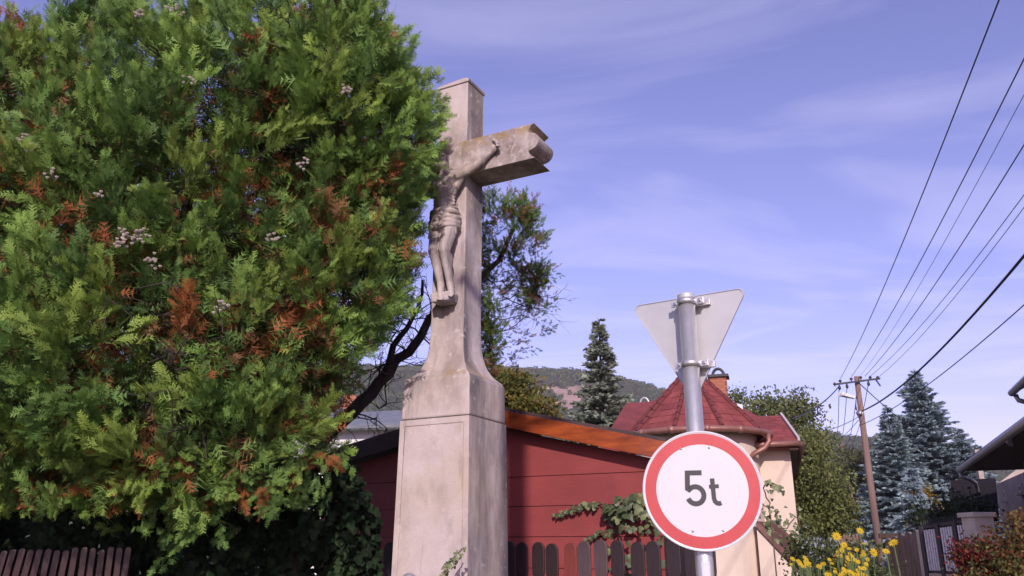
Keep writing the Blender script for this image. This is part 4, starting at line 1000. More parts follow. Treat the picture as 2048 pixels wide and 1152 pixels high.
# ================================================================== UTILITY POLES AND WIRES
m_polew = mat('pole_wood', (0.20, 0.125, 0.105), 0.85, var=.25, scale=6, bump=.3, bscale=30, stretch=(1, 1, .08))
m_steel = mat('dark_steel', (0.05, 0.05, 0.06), 0.6, metal=.3)
m_porc = mat('insulator', (0.045, 0.035, 0.04), 0.35)
m_wire = mat('wire', (0.028, 0.028, 0.034), 0.6)
YP = 32.0
pt = at(1713, 753, YP); pb = np.array([13.80, YP, 0.0])
pole = thing('utility_pole', pb, 'brown wooden utility pole with crossarm and white street lamp', 'utility pole')
MB().tube([pb - ZU * .3, (pb + pt) / 2, pt], [.14, .125, .10], 14).build('shaft', m_polew, pole, smooth=True)
aL, aR_ = at(1668, 769, YP - .2), at(1760, 757, YP - .2)
MB().box((aL + aR_) / 2, (aR_ - aL) / 2, (0, .035, 0), (0, 0, .035)).build('crossarm', m_steel, pole)
MB().tube([aR_ + (aL - aR_) * .1, aR_ + (aL - aR_) * .12 - ZU * .28 + np.array([.2, 0, 0])], .03, 6).build('brace', m_steel, pole)
ins = []
for px, py in ((1681, 762), (1703, 758), (1722, 755), (1741, 755), (1756, 755), (1670, 768)):
    p = at(px, py + 5, YP - .2); p2 = p + ZU * .16
    i_ = MB().tube([p, p + ZU * .05, p + ZU * .07, p + ZU * .12, p + ZU * .16], [.02, .02, .06, .06, .025], 10).build('insulator', m_porc, pole, smooth=True); ins.append(p2)
for px, py in ((1679, 775), (1694, 772), (1737, 767)):
    p = at(px, py, YP - .2); MB().tube([p + ZU * .1, p, p - ZU * .05, p - ZU * .1], [.02, .06, .06, .02], 8).build('insulator', m_porc, pole, smooth=True)
la, lb = at(1711, 795, YP - .15), at(1681, 788, YP - .6)
MB().tube([la, la * .5 + lb * .5 + ZU * .02, lb], .03, 6).build('lamp_arm', m_steel, pole)
dl = (lb - la) / np.linalg.norm(lb - la); sdl = np.cross(dl, ZU); sdl /= np.linalg.norm(sdl)
MB().frustum(la * .92 + lb * .08 - ZU * .02, sdl * .06, ZU * .05, lb, sdl * .12, ZU * .075).build('lamp_head', mat('lamp_white', (.75, .73, .70), .5), pole, bevel=.02)
q = at(1722, 826, YP - .2); MB().ell(q, (.09, .09, .07), None, 8, 6).build('cable_clamp', mat('lamp_white', (.75, .73, .70), .5), pole)
for k in range(3):
    p = at(1712, 800 + 12 * k, YP - .25); MB().tube([p, p - ZU * .4 + np.array([.1 * (k - 1), -.1, 0])], .02, 5).build('service_cable', m_wire, pole)
p2b = at(1706, 1005, 52); p2t = at(1683, 888, 52); p2f = p2b + (p2b - p2t) * .9
pole2 = thing('utility_pole', np.array([p2f[0], p2f[1], 0]), 'far leaning wooden utility pole among the green trees', 'utility pole')
MB().tube([np.array([p2f[0], p2f[1], -.2]), p2b, p2t], [.17, .15, .12], 10).build('shaft', m_polew, pole2, smooth=True)
MB().box(p2t - ZU * .4, (1.1, 0, 0), (0, .05, 0), (0, 0, .05)).build('crossarm', m_steel, pole2)
def wire(name, label, a, c, r, sag, ext=1.0, cat='wire', group=None, n=26):
    a = np.array(a); c = np.array(c); e = a + (c - a) * ext
    pts = [a + (e - a) * t - ZU * 4 * sag * t * (1 - t) for t in np.linspace(0, 1, n)]
    return tag(MB().tube(pts, r, 6).build(name, m_wire, org=a, smooth=True), label, cat, group)
GW = 'overhead wires from the pole crossarm'
for i, ((sx, sy), (ex, ey), r) in enumerate((((1681, 757), (1998, 0), .011), ((1703, 753), (2048, 118), .011), ((1722, 750), (2048, 190), .006), ((1730, 752), (2048, 290), .012), ((1741, 752), (2048, 390), .010), ((1756, 755), (2048, 415), .009))):
    a = at(sx, sy, YP - .2); sg_ = .55; ext = 1.55
    # height at the crossing of the picture edge, sag included
    z_ = a[2] - 4 * sg_ * (1 / ext) * (1 - 1 / ext); c = atz(ex, ey, z_); c[2] = a[2]
    wire('overhead_wire', ['outermost wire from the lamp end of the pole crossarm', 'wire from the crossarm between lamp end and pole top', 'very thin wire tied beside the top of the utility pole', 'wire from the crossarm just past the pole top', 'wire from the crossarm next to its end far from the lamp', 'last wire at the crossarm end far from the lamp'][i], a, c, r * .85, sg_, ext, group=GW)
a = at(1724, 822, YP - .2); ext = 1.5; sg_ = .75; z_ = a[2] - 4 * sg_ / ext * (1 - 1 / ext); c = atz(2048, 512, z_); c[2] = a[2]
wire('overhead_cable', 'thick black cable fixed to the utility pole below the lamp', a, c, .026, sg_, ext, 'cable')
a = at(1722, 850, YP - .2); ext = 1.5; z_ = a[2] - 4 * .5 / ext * (1 - 1 / ext); c = atz(2048, 610, z_); c[2] = a[2]
wire('overhead_cable', 'thin cable running past the tip of the tallest blue spruce', a, c, .012, .5, ext, 'cable')
wire('service_wire', 'twisted service wire from the crossarm to the cream house roof', at(1679, 771, YP - .2), at(1585, 838, 19.5), .022, .15, 1, 'wire')
wire('service_wire', 'service wire from the pole top down behind the blue spruces', at(1718, 766, YP), at(1850, 875, 36), .020, .1, 1, 'wire')
wire('service_wire', 'thin service wire from mid pole towards the leafy tree', at(1716, 834, YP), at(1620, 868, 28), .012, .1, 1, 'wire')
wire('service_wire', 'thin lower service wire from the pole towards the far trees', at(1717, 840, YP), at(1650, 890, 44), .012, .2, 1, 'wire')
for i, (sx, sy, ex) in enumerate(((1678, 775, 1669), (1694, 772, 1677), (1713, 790, 1688), (1737, 765, 1697))):
    wire('line_wire', ['line wire to the far leaning pole from the lamp end of the crossarm', 'line wire to the far leaning pole from beside the lamp', 'line wire to the far leaning pole from below the pole top', 'line wire to the far leaning pole from the crossarm brace'][i], at(sx, sy, YP), at(ex, 893, 52), .013, .5, 1, 'wire', 'wires between the two poles')

# ================================================================== RIGHT-HAND HOUSE, GATE, FENCES
RU, RW = yaw_axes(21.6)
E0 = at(1925, 940, 18.0); zEv = E0[2]
def rl(u, w, z): return np.array([E0[0], E0[1], 0]) + RU * u + RW * w + ZU * z
m_beige = mat('beige_render', (0.40, 0.32, 0.28), 0.9, var=.12, scale=2, bump=.2, bscale=50)
m_eave = mat('eave_boards', (0.07, 0.05, 0.048), 0.8, var=.2, scale=5, stretch=(6, 1, 1))
m_tile = mat('dark_roof_tile', (0.016, 0.013, 0.016), 0.9, spec=.1, var=.3, scale=8, bump=.5, bscale=30)
rh = thing('eaved_house', rl(3, -4, 0), 'beige single storey house with wide dark eave and grey gutter', 'house')
MB().prism([rl(0, 0, zEv), rl(0, -12, zEv), rl(4.5, -12, zEv + 2.4), rl(4.5, 0, zEv + 2.4)], ZU * .14).build('roof', m_tile, rh)
nb_ = 16
for k in range(nb_):
    u0, u1 = .04 + 1.25 * k / nb_, .04 + 1.25 * (k + 1) / nb_ - .006
    MB().prism([rl(u0, -.02, zEv - .03), rl(u1, -.02, zEv - .03), rl(u1, -12, zEv - .03), rl(u0, -12, zEv - .03)], ZU * .02).build('soffit_board', m_eave, rh)
MB().prism([rl(0, .02, zEv - .06), rl(4.5, .02, zEv + 2.34), rl(4.5, .02, zEv + 2.55), rl(0, .02, zEv + .15)], RW * .03).build('verge_board', m_eave, rh)
MB().tube([rl(-.06, .05, zEv - .0), rl(-.06, -12, zEv + .02)], .065, 10).build('gutter', m_zinc, rh, smooth=True)
qc = onp(1986, 960, rl(1.22, 0, 2), -RU); wcor = float((qc - rl(0, 0, 0)) @ RW)
MB().box(rl(1.25 + 2, (wcor - 12) / 2, zEv / 2 - .12), RU * 2, RW * (wcor + 12) / 2, ZU * (zEv / 2 + .08)).build('wall', m_beige, rh)
MB().prism([rl(1.3, wcor - .02, zEv - .02), rl(5.2, wcor - .02, zEv - .02), rl(5.2, wcor - .02, zEv + 2.2), rl(4.4, wcor - .02, zEv + 2.2)], -RW * .2).build('gable_wall', m_beige, rh)
def rwpx(px, py): q = onp(px, py, rl(1.25, 0, 2), -RU); return float((q - rl(0, 0, 0)) @ RW), float(q[2])
m_frame = mat('window_frame', (.5, .46, .42), .6)
for (xa, ya, xb, yb) in ((2007, 968, 2014, 1000), (2031, 918, 2047, 985)):
    wa, zt1 = rwpx(xa, ya); wb_, zb1 = rwpx(xb, yb); zt1 = min(zt1, zEv - .25)
    c = rl(1.24, (wa + wb_) / 2, (zt1 + zb1) / 2)
    wd = MB().box(c, RU * .03, RW * abs(wa - wb_) / 2, ZU * (zt1 - zb1) / 2).build('window', m_frame, rh)
    MB().box(c - RU * .025, RU * .012, RW * (abs(wa - wb_) / 2 - .06), ZU * ((zt1 - zb1) / 2 - .06)).build('pane', m_glass, wd)
    MB().box(c - RU * .06 - ZU * ((zt1 - zb1) / 2 + .03), RU * .07, RW * (abs(wa - wb_) / 2 + .05), ZU * .025).build('sill', m_frame, wd)
def rp(px, py, u): return onp(px, py, rl(u, 0, 2), -RU)
MB().tube([rl(-.06, -.05, zEv - .04), rl(-.06, -.08, zEv - .16), rp(1938, 958, .1), rp(1951, 966, .45), rp(1956, 985, .6), np.append(rp(1962, 1012, .7)[:2], .3)], .045, 8).build('downpipe', m_zinc, rh, smooth=True)
MB().tube([rp(2015, 868, -.06), rp(2018, 884, -.02), rp(2024, 889, .25), rp(2046, 896, .9), np.append(rp(2052, 905, 1.1)[:2], .3)], .045, 8).build('downpipe', m_zinc, rh, smooth=True)
q = at(1953, 908, 24); MB().box(q - ZU * 1.5, (.07, 0, 0), (0, .07, 0), (0, 0, 1.62)).build('chimney', m_beige, rh)
# upper corner of a second roof further up the street side
uh = thing('upper_house', np.append(at(2060, 800, 13)[:2], 0), 'house with dark roof corner and curved gutter pipe at the sky edge', 'house')
q = at(2030, 786, 13); 
MB().prism([q, q + RU * 3 + ZU * 1.5, q + RU * 3 + ZU * 1.62, q + ZU * .12], -RW * 5).build('roof', m_tile, uh)
MB().box(q + RU * 2.2 - RW * 2.7 + ZU * (-q[2] / 2 + .2), RU * 1.6, RW * 2.4, ZU * (q[2] / 2 + .2)).build('wall', m_beige, uh)
MB().tube([q - RU * .05, q - RU * .05 - RW * 5], .055, 8).build('gutter', m_zinc, uh, smooth=True)
MB().tube([q + ZU * -.03, q - ZU * .12 + RU * .03, q - ZU * .2 + RU * .25, q - ZU * .30 + RU * .5, q - ZU * 2 + RU * .55], .04, 8).build('downpipe', m_zinc, uh, smooth=True)
# dark tiled outbuilding
ob = thing('dark_outbuilding', np.append(at(1945, 1000, 20.5)[:2], 0), 'small outbuilding with dark tiled roof under the wide eave', 'building')
o0, o1, o2, o3 = at(1898, 1050, 19.5), at(1999, 1042, 19.5), at(1992, 962, 21), at(1903, 966, 21)
MB().prism([o0, o1, o2, o3], ZU * .07).build('roof', m_tile, ob)
MB().prism([np.array([o0[0] + .1, o0[1] + .15, -.1]), np.array([o1[0] - .1, o1[1] + .15, -.1]), o1 + np.array([-.1, .15, -.05]), o0 + np.array([.1, .15, -.05])], np.array([0, 3, 0])).build('wall', m_dark, ob)
# gate pillar
m_conc = mat('pale_concrete', (0.56, 0.49, 0.42), 0.9, var=.12, scale=4, bump=.25, bscale=50)
gpx = at(1953, 1030, 12.6); GUv, GWv = yaw_axes(-6)
gpil = thing('gate_pillar', np.array([gpx[0], gpx[1], 0]), 'pale concrete gate pillar with flat cap', 'pillar')
MB().box(np.array([gpx[0], gpx[1], gpx[2] / 2 - .03]), GUv * .155, GWv * .155, ZU * gpx[2] / 2).build('shaft', m_conc, gpil, bevel=.01)
MB().box(gpx + ZU * .0, GUv * .19, GWv * .19, ZU * .035).build('cap', m_conc, gpil, bevel=.012)
MB().ell(gpx - ZU * .42 - GWv * .155 + GUv * .03, (.02, .01, .02), None, 8, 6).build('bell_button', m_steel, gpil)
# metal gate
g1 = at(1934, 1040, 12.7); g0 = at(1842, 1055, 13.6)
gu = g1 - g0; gu[2] = 0; gl_ = np.linalg.norm(gu); gu /= gl_; gwv = np.array([-gu[1], gu[0], 0]); 
ztop0, ztop1 = at(1842, 1055, 13.6)[2], at(1934, 1041, 12.7)[2]; zbot = at(1880, 1142, 13.2)[2]
gate = thing('metal_gate', np.array([g0[0], g0[1], 0.0]), 'metal gate with dark frame and pale vertical slats', 'gate')
m_slat = mat('pale_slat_paint', (0.72, 0.70, 0.74), 0.5, var=.15, scale=20)
m_gfr = mat('gate_frame_paint', (0.045, 0.042, 0.05), 0.5)
def gpnt(s, z): return np.array([g0[0], g0[1], 0]) + gu * gl_ * s + ZU * z
def gtop(s): return ztop0 + (ztop1 - ztop0) * s
for s in (0.01, .37, .74, .99):
    MB().box((gpnt(s, gtop(s) + .02) + gpnt(s, .05)) / 2, gu * .035, gwv * .035, ZU * (gtop(s) - .03) / 2).build('frame_post', m_gfr, gate)
for za_, zb_ in ((gtop(0), gtop(1)), (zbot, zbot)):
    b = MB(); b.prism([gpnt(0, za_ - .025), gpnt(1, zb_ - .025), gpnt(1, zb_ + .025), gpnt(0, za_ + .025)], gwv * .05); b.build('rail', m_gfr, gate)
for k in range(19):
    s = .03 + .94 * k / 18
    if min(abs(s - x) for x in (.01, .37, .74, .99)) < .030: continue
    MB().box((gpnt(s, gtop(s) - .05) + gpnt(s, zbot)) / 2 - gwv * .012, gu * .0125, gwv * .008, ZU * (gtop(s) - .05 - zbot) / 2).build('slat', m_slat, gate)
for k in range(20):
    s = .02 + .96 * k / 19; p = gpnt(s, gtop(s) + .025); MB().tube([p, p + ZU * .09], [.012, .002], 5).build('spike', m_gfr, gate)
MB().box((gpnt(0, zbot - .3) + gpnt(1, zbot - .3)) / 2, gu * gl_ / 2, gwv * .02, ZU * .26).build('kick_plate', m_beige, gate)
# concrete slab fence
m_slab = mat('weathered_slab', (0.22, 0.17, 0.16), 0.92, var=.25, scale=5, bump=.3, bscale=40, stretch=(1, 1, .3))
cf = thing('slab_fence', np.append(at(1800, 1090, 15)[:2], 0), 'fence of upright weathered concrete slabs beside the metal gate', 'fence')
ed = [(1768, 1083, 17.5), (1781, 1079, 16.9), (1794, 1074, 16.3), (1808, 1070, 15.6), (1822, 1066, 15.0), (1837, 1063, 14.3), (1848, 1062, 13.8)]
for (xa, ya, Ya), (xb, yb, Yb) in zip(ed[:-1], ed[1:]):
    p, q = at(xa + .8, ya, Ya), at(xb - .8, yb + 2, Yb); dirn = q - p; dirn[2] = 0; nn = np.array([-dirn[1], dirn[0], 0]); nn /= np.linalg.norm(nn)
    MB().prism([np.array([p[0], p[1], -.1]), np.array([q[0], q[1], -.1]), q, (p + q) / 2 + ZU * .05, p], nn * .07).build('slab', m_slab, cf, bevel=.012)
p = at(1840, 1064, 13.75); MB().box(np.array([p[0], p[1], p[2] / 2]), (.05, 0, 0), (0, .05, 0), (0, 0, p[2] / 2)).build('end_post', m_conc, cf, bevel=.01)
# old plank fence
pf = thing('plank_fence', np.append(at(1702, 1090, 18)[:2], 0), 'old brown plank fence behind the yellow flowers', 'fence')
for k in range(9):
    px = 1682 + k * 4.9 + rr.uniform(-.6, .6); p = at(px, 1070 + rr.uniform(-4, 5), 18 + k * .05)
    MB().box(np.array([p[0], p[1], p[2] / 2]), (.023 + rr.uniform(0, .004), 0, rr.uniform(-.01, .01)), (0, .012, 0), (rr.uniform(-.03, .03), 0, p[2] / 2)).build('plank', m_polew, pf)
a_, c_ = at(1680, 1095, 18.1), at(1726, 1095, 18.5); MB().box((a_ + c_) / 2 + np.array([0, .04, 0]), (c_ - a_) / 2, (0, .02, 0), (0, 0, .04)).build('rail', m_polew, pf)
a_, c_ = at(1758, 1072, 18.6), at(1796, 1071, 18.0); MB().box((a_ + c_) / 2, (c_ - a_) / 2, (0, .03, 0), (0, 0, .05)).build('rail', m_polew, pf)

# parked car half hidden by leaves
m_car = mat('car_paint', (0.30, 0.33, 0.40), 0.3, metal=.3, coat=.6)
m_tyre = mat('tyre', (.02, .02, .02), .9)
cc = at(1630, 1075, 30); cz = cc[2] - .95; car = thing('parked_car', np.array([cc[0], 30, 0]), 'grey blue parked car half hidden below the green tree', 'car')
cz = 0.9
prof_ = [(-2.0, .25), (-2.05, .65), (-1.95, .85), (-1.1, .98), (-.55, 1.42), (.75, 1.45), (1.45, 1.0), (2.0, .9), (2.05, .5), (1.95, .25)]
body = MB().prism([np.array([cc[0] + x * .8, 30 - .6, cz + z]) for x, z in prof_], np.array([0, 1.6, 0])).build('body', m_car, car, bevel=.05)
MB().prism([np.array([cc[0] + x * .8, 29.39, cz + z]) for x, z in [(-.95, 1.0), (-.5, 1.36), (.05, 1.38), (.05, 1.0)]], np.array([0, -.01, 0])).build('window', m_glass, car)
MB().prism([np.array([cc[0] + x * .8, 29.39, cz + z]) for x, z in [(.12, 1.0), (.12, 1.38), (.7, 1.38), (1.25, 1.0)]], np.array([0, -.01, 0])).build('window', m_glass, car)
for x in (-1.25, 1.25):
    w_ = MB().tube([(cc[0] + x * .8, 29.36, cz + .3), (cc[0] + x * .8, 29.6, cz + .3)], .31, 20).build('wheel', m_tyre, car)
    MB().tube([(cc[0] + x * .8, 29.33, cz + .3), (cc[0] + x * .8, 29.37, cz + .3)], .19, 16).build('rim', m_zinc, w_)

# ================================================================== IVY, FLOWERS, SMALL PLANTS
m_ivy = mat('ivy_leaf', (0.075, 0.10, 0.045), 0.5, var=.35, scale=3, coord='Object', translucent=.15)
m_ivy2 = mat('ivy_leaf_pale', (0.17, 0.19, 0.085), 0.5, var=.3, scale=3, translucent=.15)
m_ivyd = mat('ivy_dark', (0.03, 0.05, 0.02), 0.75, attr=True, translucent=.1, spec=.15)
m_stem = mat('ivy_stem', (0.10, 0.065, 0.045), 0.9)
LV = np.array([(0, 0, 0), (.30, -.14, -.03), (.58, .16, -.07), (.32, .38, 0), (.30, .72, -.03), (0, 1.0, -.10), (-.30, .72, -.03), (-.32, .38, 0), (-.58, .16, -.07), (-.30, -.14, -.03), (0, .35, .05)])
LF = [(0, 1, 10), (1, 2, 10), (2, 3, 10), (3, 4, 10), (4, 5, 10), (5, 6, 10), (6, 7, 10), (7, 8, 10), (8, 9, 10), (9, 0, 10)]
def leafmesh(name, m):
    me = bpy.data.meshes.new(name); me.from_pydata([tuple(p) for p in LV], [], LF); me.materials.append(m); me.update(); return me
lm_a, lm_b = leafmesh('leaf', m_ivy), leafmesh('leaf', m_ivy2)
def put_leaf(me, parent, p, n, size, rg):
    """leaf at p facing n, hanging tip down"""
    n = np.array(n, float) + rg.normal(size=3) * .35; n /= np.linalg.norm(n); dn = np.array([rg.normal() * .5, 0, -1.0]); y = dn - n * (dn @ n); y /= np.linalg.norm(y); x = np.cross(y, n)
    o = link('leaf', me, None, parent, p); M_ = Matrix((x, y, n)).transposed().to_4x4(); o.rotation_euler = M_.to_euler(); o.scale = (size,) * 3
rg = np.random.default_rng(8)
iv = thing('ivy_vine', np.append(at(1250, 1090, 7.6)[:2], .35), 'ivy climbing the red shed wall behind the pickets', 'vine')
def shp(px, py, d): return onp(px, py, SP - SW * d, -SW)
run = [shp(1250, 1110, .1), shp(1235, 1060, .08), shp(1228, 1030, .06), shp(1215, 1012, .05), shp(1190, 1003, .05), shp(1150, 1015, .05), shp(1106, 1030, .04)]
MB().tube(wob(run, 3, .006, rg), .007, 6).build('stem', m_stem, iv, smooth=True)
run2 = [shp(1228, 1030, .06), shp(1250, 1000, .08), shp(1290, 1010, .10), shp(1330, 1040, .12)]
MB().tube(wob(run2, 3, .008, rg), .008, 6).build('stem', m_stem, iv, smooth=True)
MB().tube(wob([shp(1235, 1060, .08), shp(1200, 1062, .06), shp(1170, 1078, .05)], 3, .006, rg), .006, 6).build('stem', m_stem, iv, smooth=True)
nf_ = -SW + ZU * .35
for k in range(30):
    t = k / 30; px = 1106 + t * 90; py = 1030 - 24 * t + rg.normal() * 4; put_leaf(lm_a if rg.random() < .7 else lm_b, iv, shp(px, py, .06), nf_, .030 + .030 * t, rg)
for k in range(14): put_leaf(lm_a, iv, shp(1172 + k * 4, 1078 - k * 1.6 + rg.normal() * 4, .07), nf_, .045, rg)
for k in range(115):
    a = rg.uniform(0, 2 * math.pi); r_ = math.sqrt(rg.random()); px = 1268 + 62 * r_ * math.cos(a); py = 1022 + 36 * r_ * math.sin(a)
    if px < 1232 and py > 1040: continue
    if 1240 < px < 1290 and 1028 < py < 1052 and rg.random() < .8: continue
    put_leaf(lm_b if (px > 1275 and rg.random() < .75) or rg.random() < .2 else lm_a, iv, shp(px, py, rg.uniform(.06, .22)), nf_, rg.uniform(.055, .095), rg)
for k in range(24): put_leaf(lm_a if rg.random() < .5 else lm_b, iv, shp(rg.choice([1222, 1256, 1290, 1322]) + rg.normal() * 5, rg.uniform(1050, 1150), rg.uniform(.1, .3)), nf_, rg.uniform(.05, .08), rg)
iv2 = thing('ivy_vine', np.append(at(1555, 1100, 9)[:2], 0.2), 'pale ivy sprays in front of the cream house wall and porch', 'vine')
MB().tube(wob([np.append(at(1540, 1100, 9)[:2], .2), at(1545, 1070, 9), at(1540, 1020, 9), at(1528, 985, 9), at(1530, 962, 9), at(1566, 975, 9)], 3, .01, rg), .007, 6).build('stem', m_stem, iv2, smooth=True)
MB().tube(wob([at(1545, 1060, 9), at(1575, 1055, 9), at(1590, 1030, 9), at(1606, 1062, 9)], 3, .01, rg), .006, 6).build('stem', m_stem, iv2, smooth=True)
for k in range(85):
    u_ = rg.random()
    if u_ < .18: px, py = 1528 + 38 * rg.random(), 962 + rg.normal() * 5; py += (px - 1530) * .35
    elif u_ < .75: px, py = 1545 + rg.normal() * 14, 1038 + rg.normal() * 22
    else: px, py = 1592 + rg.normal() * 10, 1055 + rg.normal() * 18
    put_leaf(lm_b if rg.random() < .6 else lm_a, iv2, at(px, py, 9 + rg.normal() * .08), (-.1, -1, .4), rg.uniform(.03, .06), rg)
# dark ivy thicket under the thuja, widened at both ends to stand for shade
n_ = 9000; pos = []
VV = []; CC = []
T_ = LV[np.array(LF)].reshape(-1, 3)
for k in range(n_):
    px = rg.uniform(-160, 760); top_ = np.interp(px, [-160, 150, 300, 450, 600, 680, 735, 760], [930, 935, 935, 935, 915, 905, 960, 1040]); py = rg.uniform(top_, 1240)
    Yd = 6.80 + .45 * mnoise.noise(Vector((px * .012, py * .012, 0))) + rg.normal() * .09 - .25 * math.sin(math.pi * max(0, px - 150) / 585) + .3 * smooth01(250, 0, px)
    if px > 690 and rg.random() < .5: continue
    p = at(px, py, Yd); n = np.array([0, -1, .35]) + rg.normal(size=3) * .5; n /= np.linalg.norm(n); y = np.array([rg.normal() * .5, 0, -1]); y = y - n * (y @ n); y /= np.linalg.norm(y); x = np.cross(y, n)
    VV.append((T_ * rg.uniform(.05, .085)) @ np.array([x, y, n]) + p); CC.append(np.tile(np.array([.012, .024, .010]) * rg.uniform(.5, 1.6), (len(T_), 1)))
for k in range(260):                                              # strand hanging by the shed
    px = 690 + 12 * math.sin(k * .2) + rg.normal() * 7; py = rg.uniform(930, 1150); p = at(px, py, 6.7 + rg.normal() * .05)
    n = np.array([0, -1, .3]) + rg.normal(size=3) * .4; n /= np.linalg.norm(n); y = np.array([rg.normal() * .4, 0, -1]); y = y - n * (y @ n); y /= np.linalg.norm(y)
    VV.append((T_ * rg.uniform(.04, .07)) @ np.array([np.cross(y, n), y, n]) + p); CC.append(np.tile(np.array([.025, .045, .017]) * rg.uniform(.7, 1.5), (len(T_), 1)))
VV = np.concatenate(VV); CC = np.concatenate(CC); o0_ = np.append(at(450, 1100, 6.7)[:2], .35)
tag(link('ivy_thicket', npmesh('ivy_thicket', VV - o0_, np.arange(len(VV)).reshape(-1, 3), CC), m_ivyd, None, o0_), 'dark ivy thicket under the large thuja, ends added to stand for shade', 'ivy', kind='stuff')
# sprig growing at the pedestal
sp_ = thing('young_vine', np.append(at(890, 1150, 5.75)[:2], .32), 'small green sprig growing up the front of the stone pedestal', 'plant')
MB().tube(wob([np.append(at(880, 1150, 5.75)[:2], .3), at(886, 1148, 5.78), at(905, 1120, 5.8), at(924, 1098, 5.82)], 3, .006, rg), .005, 6).build('stem', m_stem, sp_, smooth=True)
for k in range(34):
    t = rg.random(); px = 886 + 38 * t + rg.normal() * 5; py = 1148 - 50 * t + rg.normal() * 5; put_leaf(lm_b if rg.random() < .7 else lm_a, sp_, at(px, py, 5.74 + rg.normal() * .03), (-.3, -1, .4), rg.uniform(.018, .036), rg)
# rounded post in front of the pedestal
q = at(819, 1147, 5.55); bp = thing('round_topped_post', np.array([q[0], q[1], gz(q[0], q[1])]), 'grey round topped post standing against the pedestal front', 'post')
MB().tube([np.array([q[0], q[1], gz(q[0], q[1]) - .1]), q - ZU * .05], .042, 16).build('shaft', m_zinc, bp, smooth=True)
MB().ell(q - ZU * .04, (.05, .05, .045), None, 16, 8).build('cap', m_zinc, bp, smooth=True)

# yellow daisies
m_pet = mat('yellow_petal', (0.56, 0.40, 0.012), 0.6, var=.12, scale=20, translucent=.2)
m_eye = mat('flower_eye', (0.30, 0.17, 0.02), .9)
m_gstem = mat('green_stem', (0.10, 0.14, 0.05), .7)
m_gleaf = mat('flower_leaf', (0.08, 0.11, 0.04), .6, var=.3, scale=4, translucent=.2)
b = MB(); b2 = MB()
for k in range(13):
    a = 2 * math.pi * k / 13; d = np.array([math.cos(a), math.sin(a), 0]); s = np.array([-d[1], d[0], 0]); dz = .12 if k % 2 else .02
    b.add([d * .18 - s * .06, d * .18 + s * .06, d * .6 + s * .14 + ZU * (.06 + dz), d * 1.0 + ZU * dz, d * .6 - s * .14 + ZU * (.06 + dz)], [(0, 1, 2, 3, 4)])
b2.ell((0, 0, .03), (.22, .22, .10), None, 8, 5)
def tomesh(mb, name, m):
    me = bpy.data.meshes.new(name); me.from_pydata(mb.v, [], mb.f); me.materials.append(m); me.update(); return me
pet_me, eye_me = tomesh(b, 'petals', m_pet), tomesh(b2, 'flower_eye', m_eye)
gl_me = bpy.data.meshes.new('leaf'); gl_me.from_pydata([(0, 0, 0), (.22, .35, .03), (.15, .7, 0), (0, 1, -.12), (-.15, .7, 0), (-.22, .35, .03)], [], [(0, 1, 2, 3), (0, 3, 4, 5)]); gl_me.materials.append(m_gleaf)
def flower(parent, p, size, face):
    f_ = np.array(face, float) + rg.normal(size=3) * .3; q = Vector(f_).to_track_quat('Z', 'Y')
    o = link('flower_head', pet_me, None, parent, p); o.rotation_euler = q.to_euler(); o.scale = (size,) * 3
    e = bpy.data.objects.new('flower_eye', eye_me); C.objects.link(e); e.parent = o
def plant(heads, Y, label, nleaf=12):
    cx = np.mean([h[0] for h in heads]); base = at(cx, 1150, Y); base = np.array([base[0], base[1], gz(base[0], base[1])])
    t = thing('yellow_daisy_plant', base, label, 'flower', None)
    for px, py, s in heads:
        p = at(px, py, Y + rg.normal() * .12); ft = base + np.array([rg.normal() * .05 + (p[0] - base[0]) * .35, rg.normal() * .05, 0]); mid = (p + ft) / 2 + rg.normal(size=3) * .03
        MB().tube([ft - ZU * .05, mid, p], [.007, .006, .004], 5).build('stem', m_gstem, t)
        flower(t, p, s, (-.15, -1, .55))
        for k in range(nleaf // max(1, len(heads)) + 1):
            f_ = rg.uniform(.3, .9); q = ft + (p - ft) * f_; o = link('leaf', gl_me, None, t, q); o.rotation_euler = (rg.uniform(-.5, .8), rg.uniform(-.4, .4), rg.uniform(0, 6.28)); o.scale = (rg.uniform(.07, .13),) * 3
    return t
plant([(1787, 1086, .040), (1772, 1103, .032)], 5.9, 'tall yellow daisy with two heads before the concrete slab fence', 8)
plant([(1747, 1105, .038)], 6.1, 'single yellow daisy in front of the utility pole foot', 5)
plant([(1673, 1073, .040), (1688, 1090, .030), (1684, 1100, .026)], 6.3, 'yellow daisy with three heads before the old plank fence', 7)
plant([(1720, 1062, .036)], 6.8, 'single yellow daisy rising over the old plank fence', 4)
plant([(1612 + rg.normal() * 16, 1127 + rg.normal() * 6, .018) for k in range(16)], 6.2, 'bunch of yellow daisies by the porch edge', 16)
plant([(1665 + rg.normal() * 12, 1125 + rg.normal() * 13, .018) for k in range(22)], 6.4, 'dense bunch of yellow daisies below the parked car', 22)
plant([(1712 + rg.normal() * 12, 1122 + rg.normal() * 13, .019) for k in range(26)], 6.2, 'dense bunch of yellow daisies in front of the plank fence', 22)
plant([(1698 + rg.normal() * 22, 1146 + rg.normal() * 5, .020) for k in range(20)], 5.9, 'low bunch of yellow daisies at the foot of the flower bed', 22)
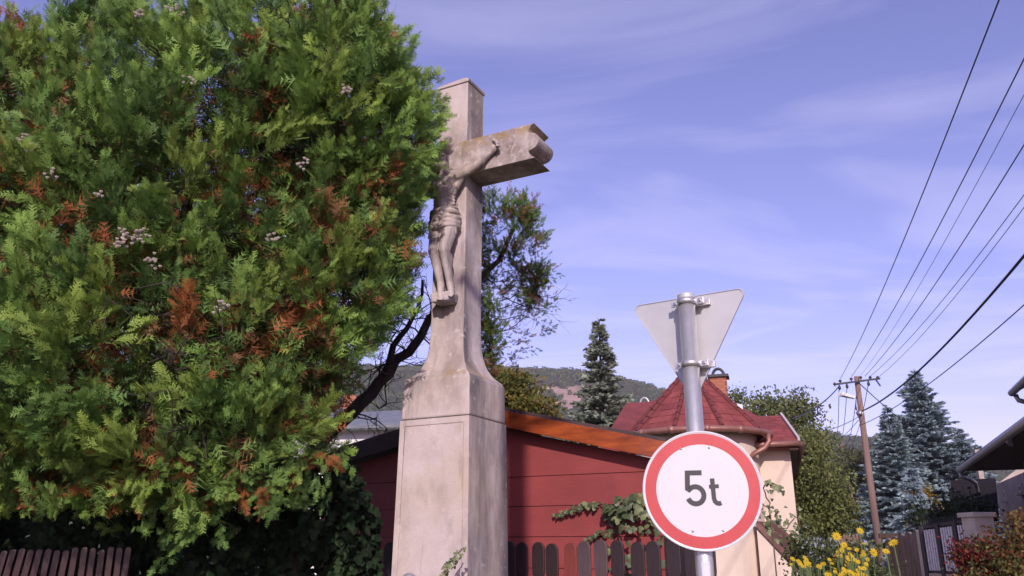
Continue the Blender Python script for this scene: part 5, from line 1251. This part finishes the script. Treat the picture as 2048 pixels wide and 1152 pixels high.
leafy('weed_clump', 'feathery green weeds behind the yellow daisies', foot(1640, 7.4), [pxell(1635, 1115, 7.4, 55, 35, .25), pxell(1600, 1105, 7.4, 25, 30, .2), pxell(1735, 1120, 7.6, 35, 30, .2), pxell(1690, 1150, 7.2, 90, 30, .2)], 5200, .035, [(.085, .105, .035), (.065, .09, .03), (.11, .12, .045)], 51, cat='plant', trunk=False, kind_of='foliage')
leafy('creeper_hedge', 'creeper hedge with red leaves at one end and yellow green tops', foot(1985, 8.2), [pxell(1944, 1112, 8.2, 24, 32, .2), pxell(1978, 1130, 8.2, 50, 48, .3)], 4600, .040, [(.20, .025, .022), (.14, .03, .022), (.24, .045, .03), (.06, .05, .02)], 52, cat='hedge', trunk=False, kind_of='foliage')
leafy('creeper_hedge', 'yellow green creeper hedge beside the gate pillar', foot(2030, 8.0), [pxell(2012, 1095, 8.0, 34, 34, .3), pxell(2048, 1078, 8.0, 36, 46, .3), pxell(2010, 1150, 7.9, 75, 46, .3)], 6000, .042, [(.16, .14, .04), (.20, .12, .035), (.09, .10, .03), (.17, .07, .03)], 53, cat='hedge', trunk=False, kind_of='foliage')

# unseen wooden pole added across the road to cast a soft shadow on the shed
dp = thing('utility_pole', (.04, -3.4, 0), 'plain wooden pole added unseen across the road to shade the shed', 'utility pole')
MB().tube([(.04, -3.4, -.3), (.04, -3.4, 4), (.04, -3.4, 8.9)], [.15, .13, .11], 12).build('shaft', m_polew, dp, smooth=True)
MB().box((.04, -3.56, 8.6), (.5, 0, 0), (0, .04, 0), (0, 0, .04)).build('crossarm', m_steel, dp)

# thin valley haze
hz = MB().box((150, 320, 78), (1600, 0, 0), (0, 680, 0), (0, 0, 84))
ho = hz.build('haze', None, org=(0, 0, 0)); ho['kind'] = 'stuff'; ho['label'] = 'thin bluish haze over the valley'; ho['category'] = 'haze'
hm = bpy.data.materials.new('haze'); hm.use_nodes = True; hm.node_tree.nodes.clear()
pvn = hm.node_tree.nodes.new('ShaderNodeVolumePrincipled'); pvn.inputs['Density'].default_value = 0.00030; pvn.inputs['Color'].default_value = (.86, .84, .95, 1)
on = hm.node_tree.nodes.new('ShaderNodeOutputMaterial'); hm.node_tree.links.new(pvn.outputs[0], on.inputs['Volume'])
ho.data.materials.append(hm)
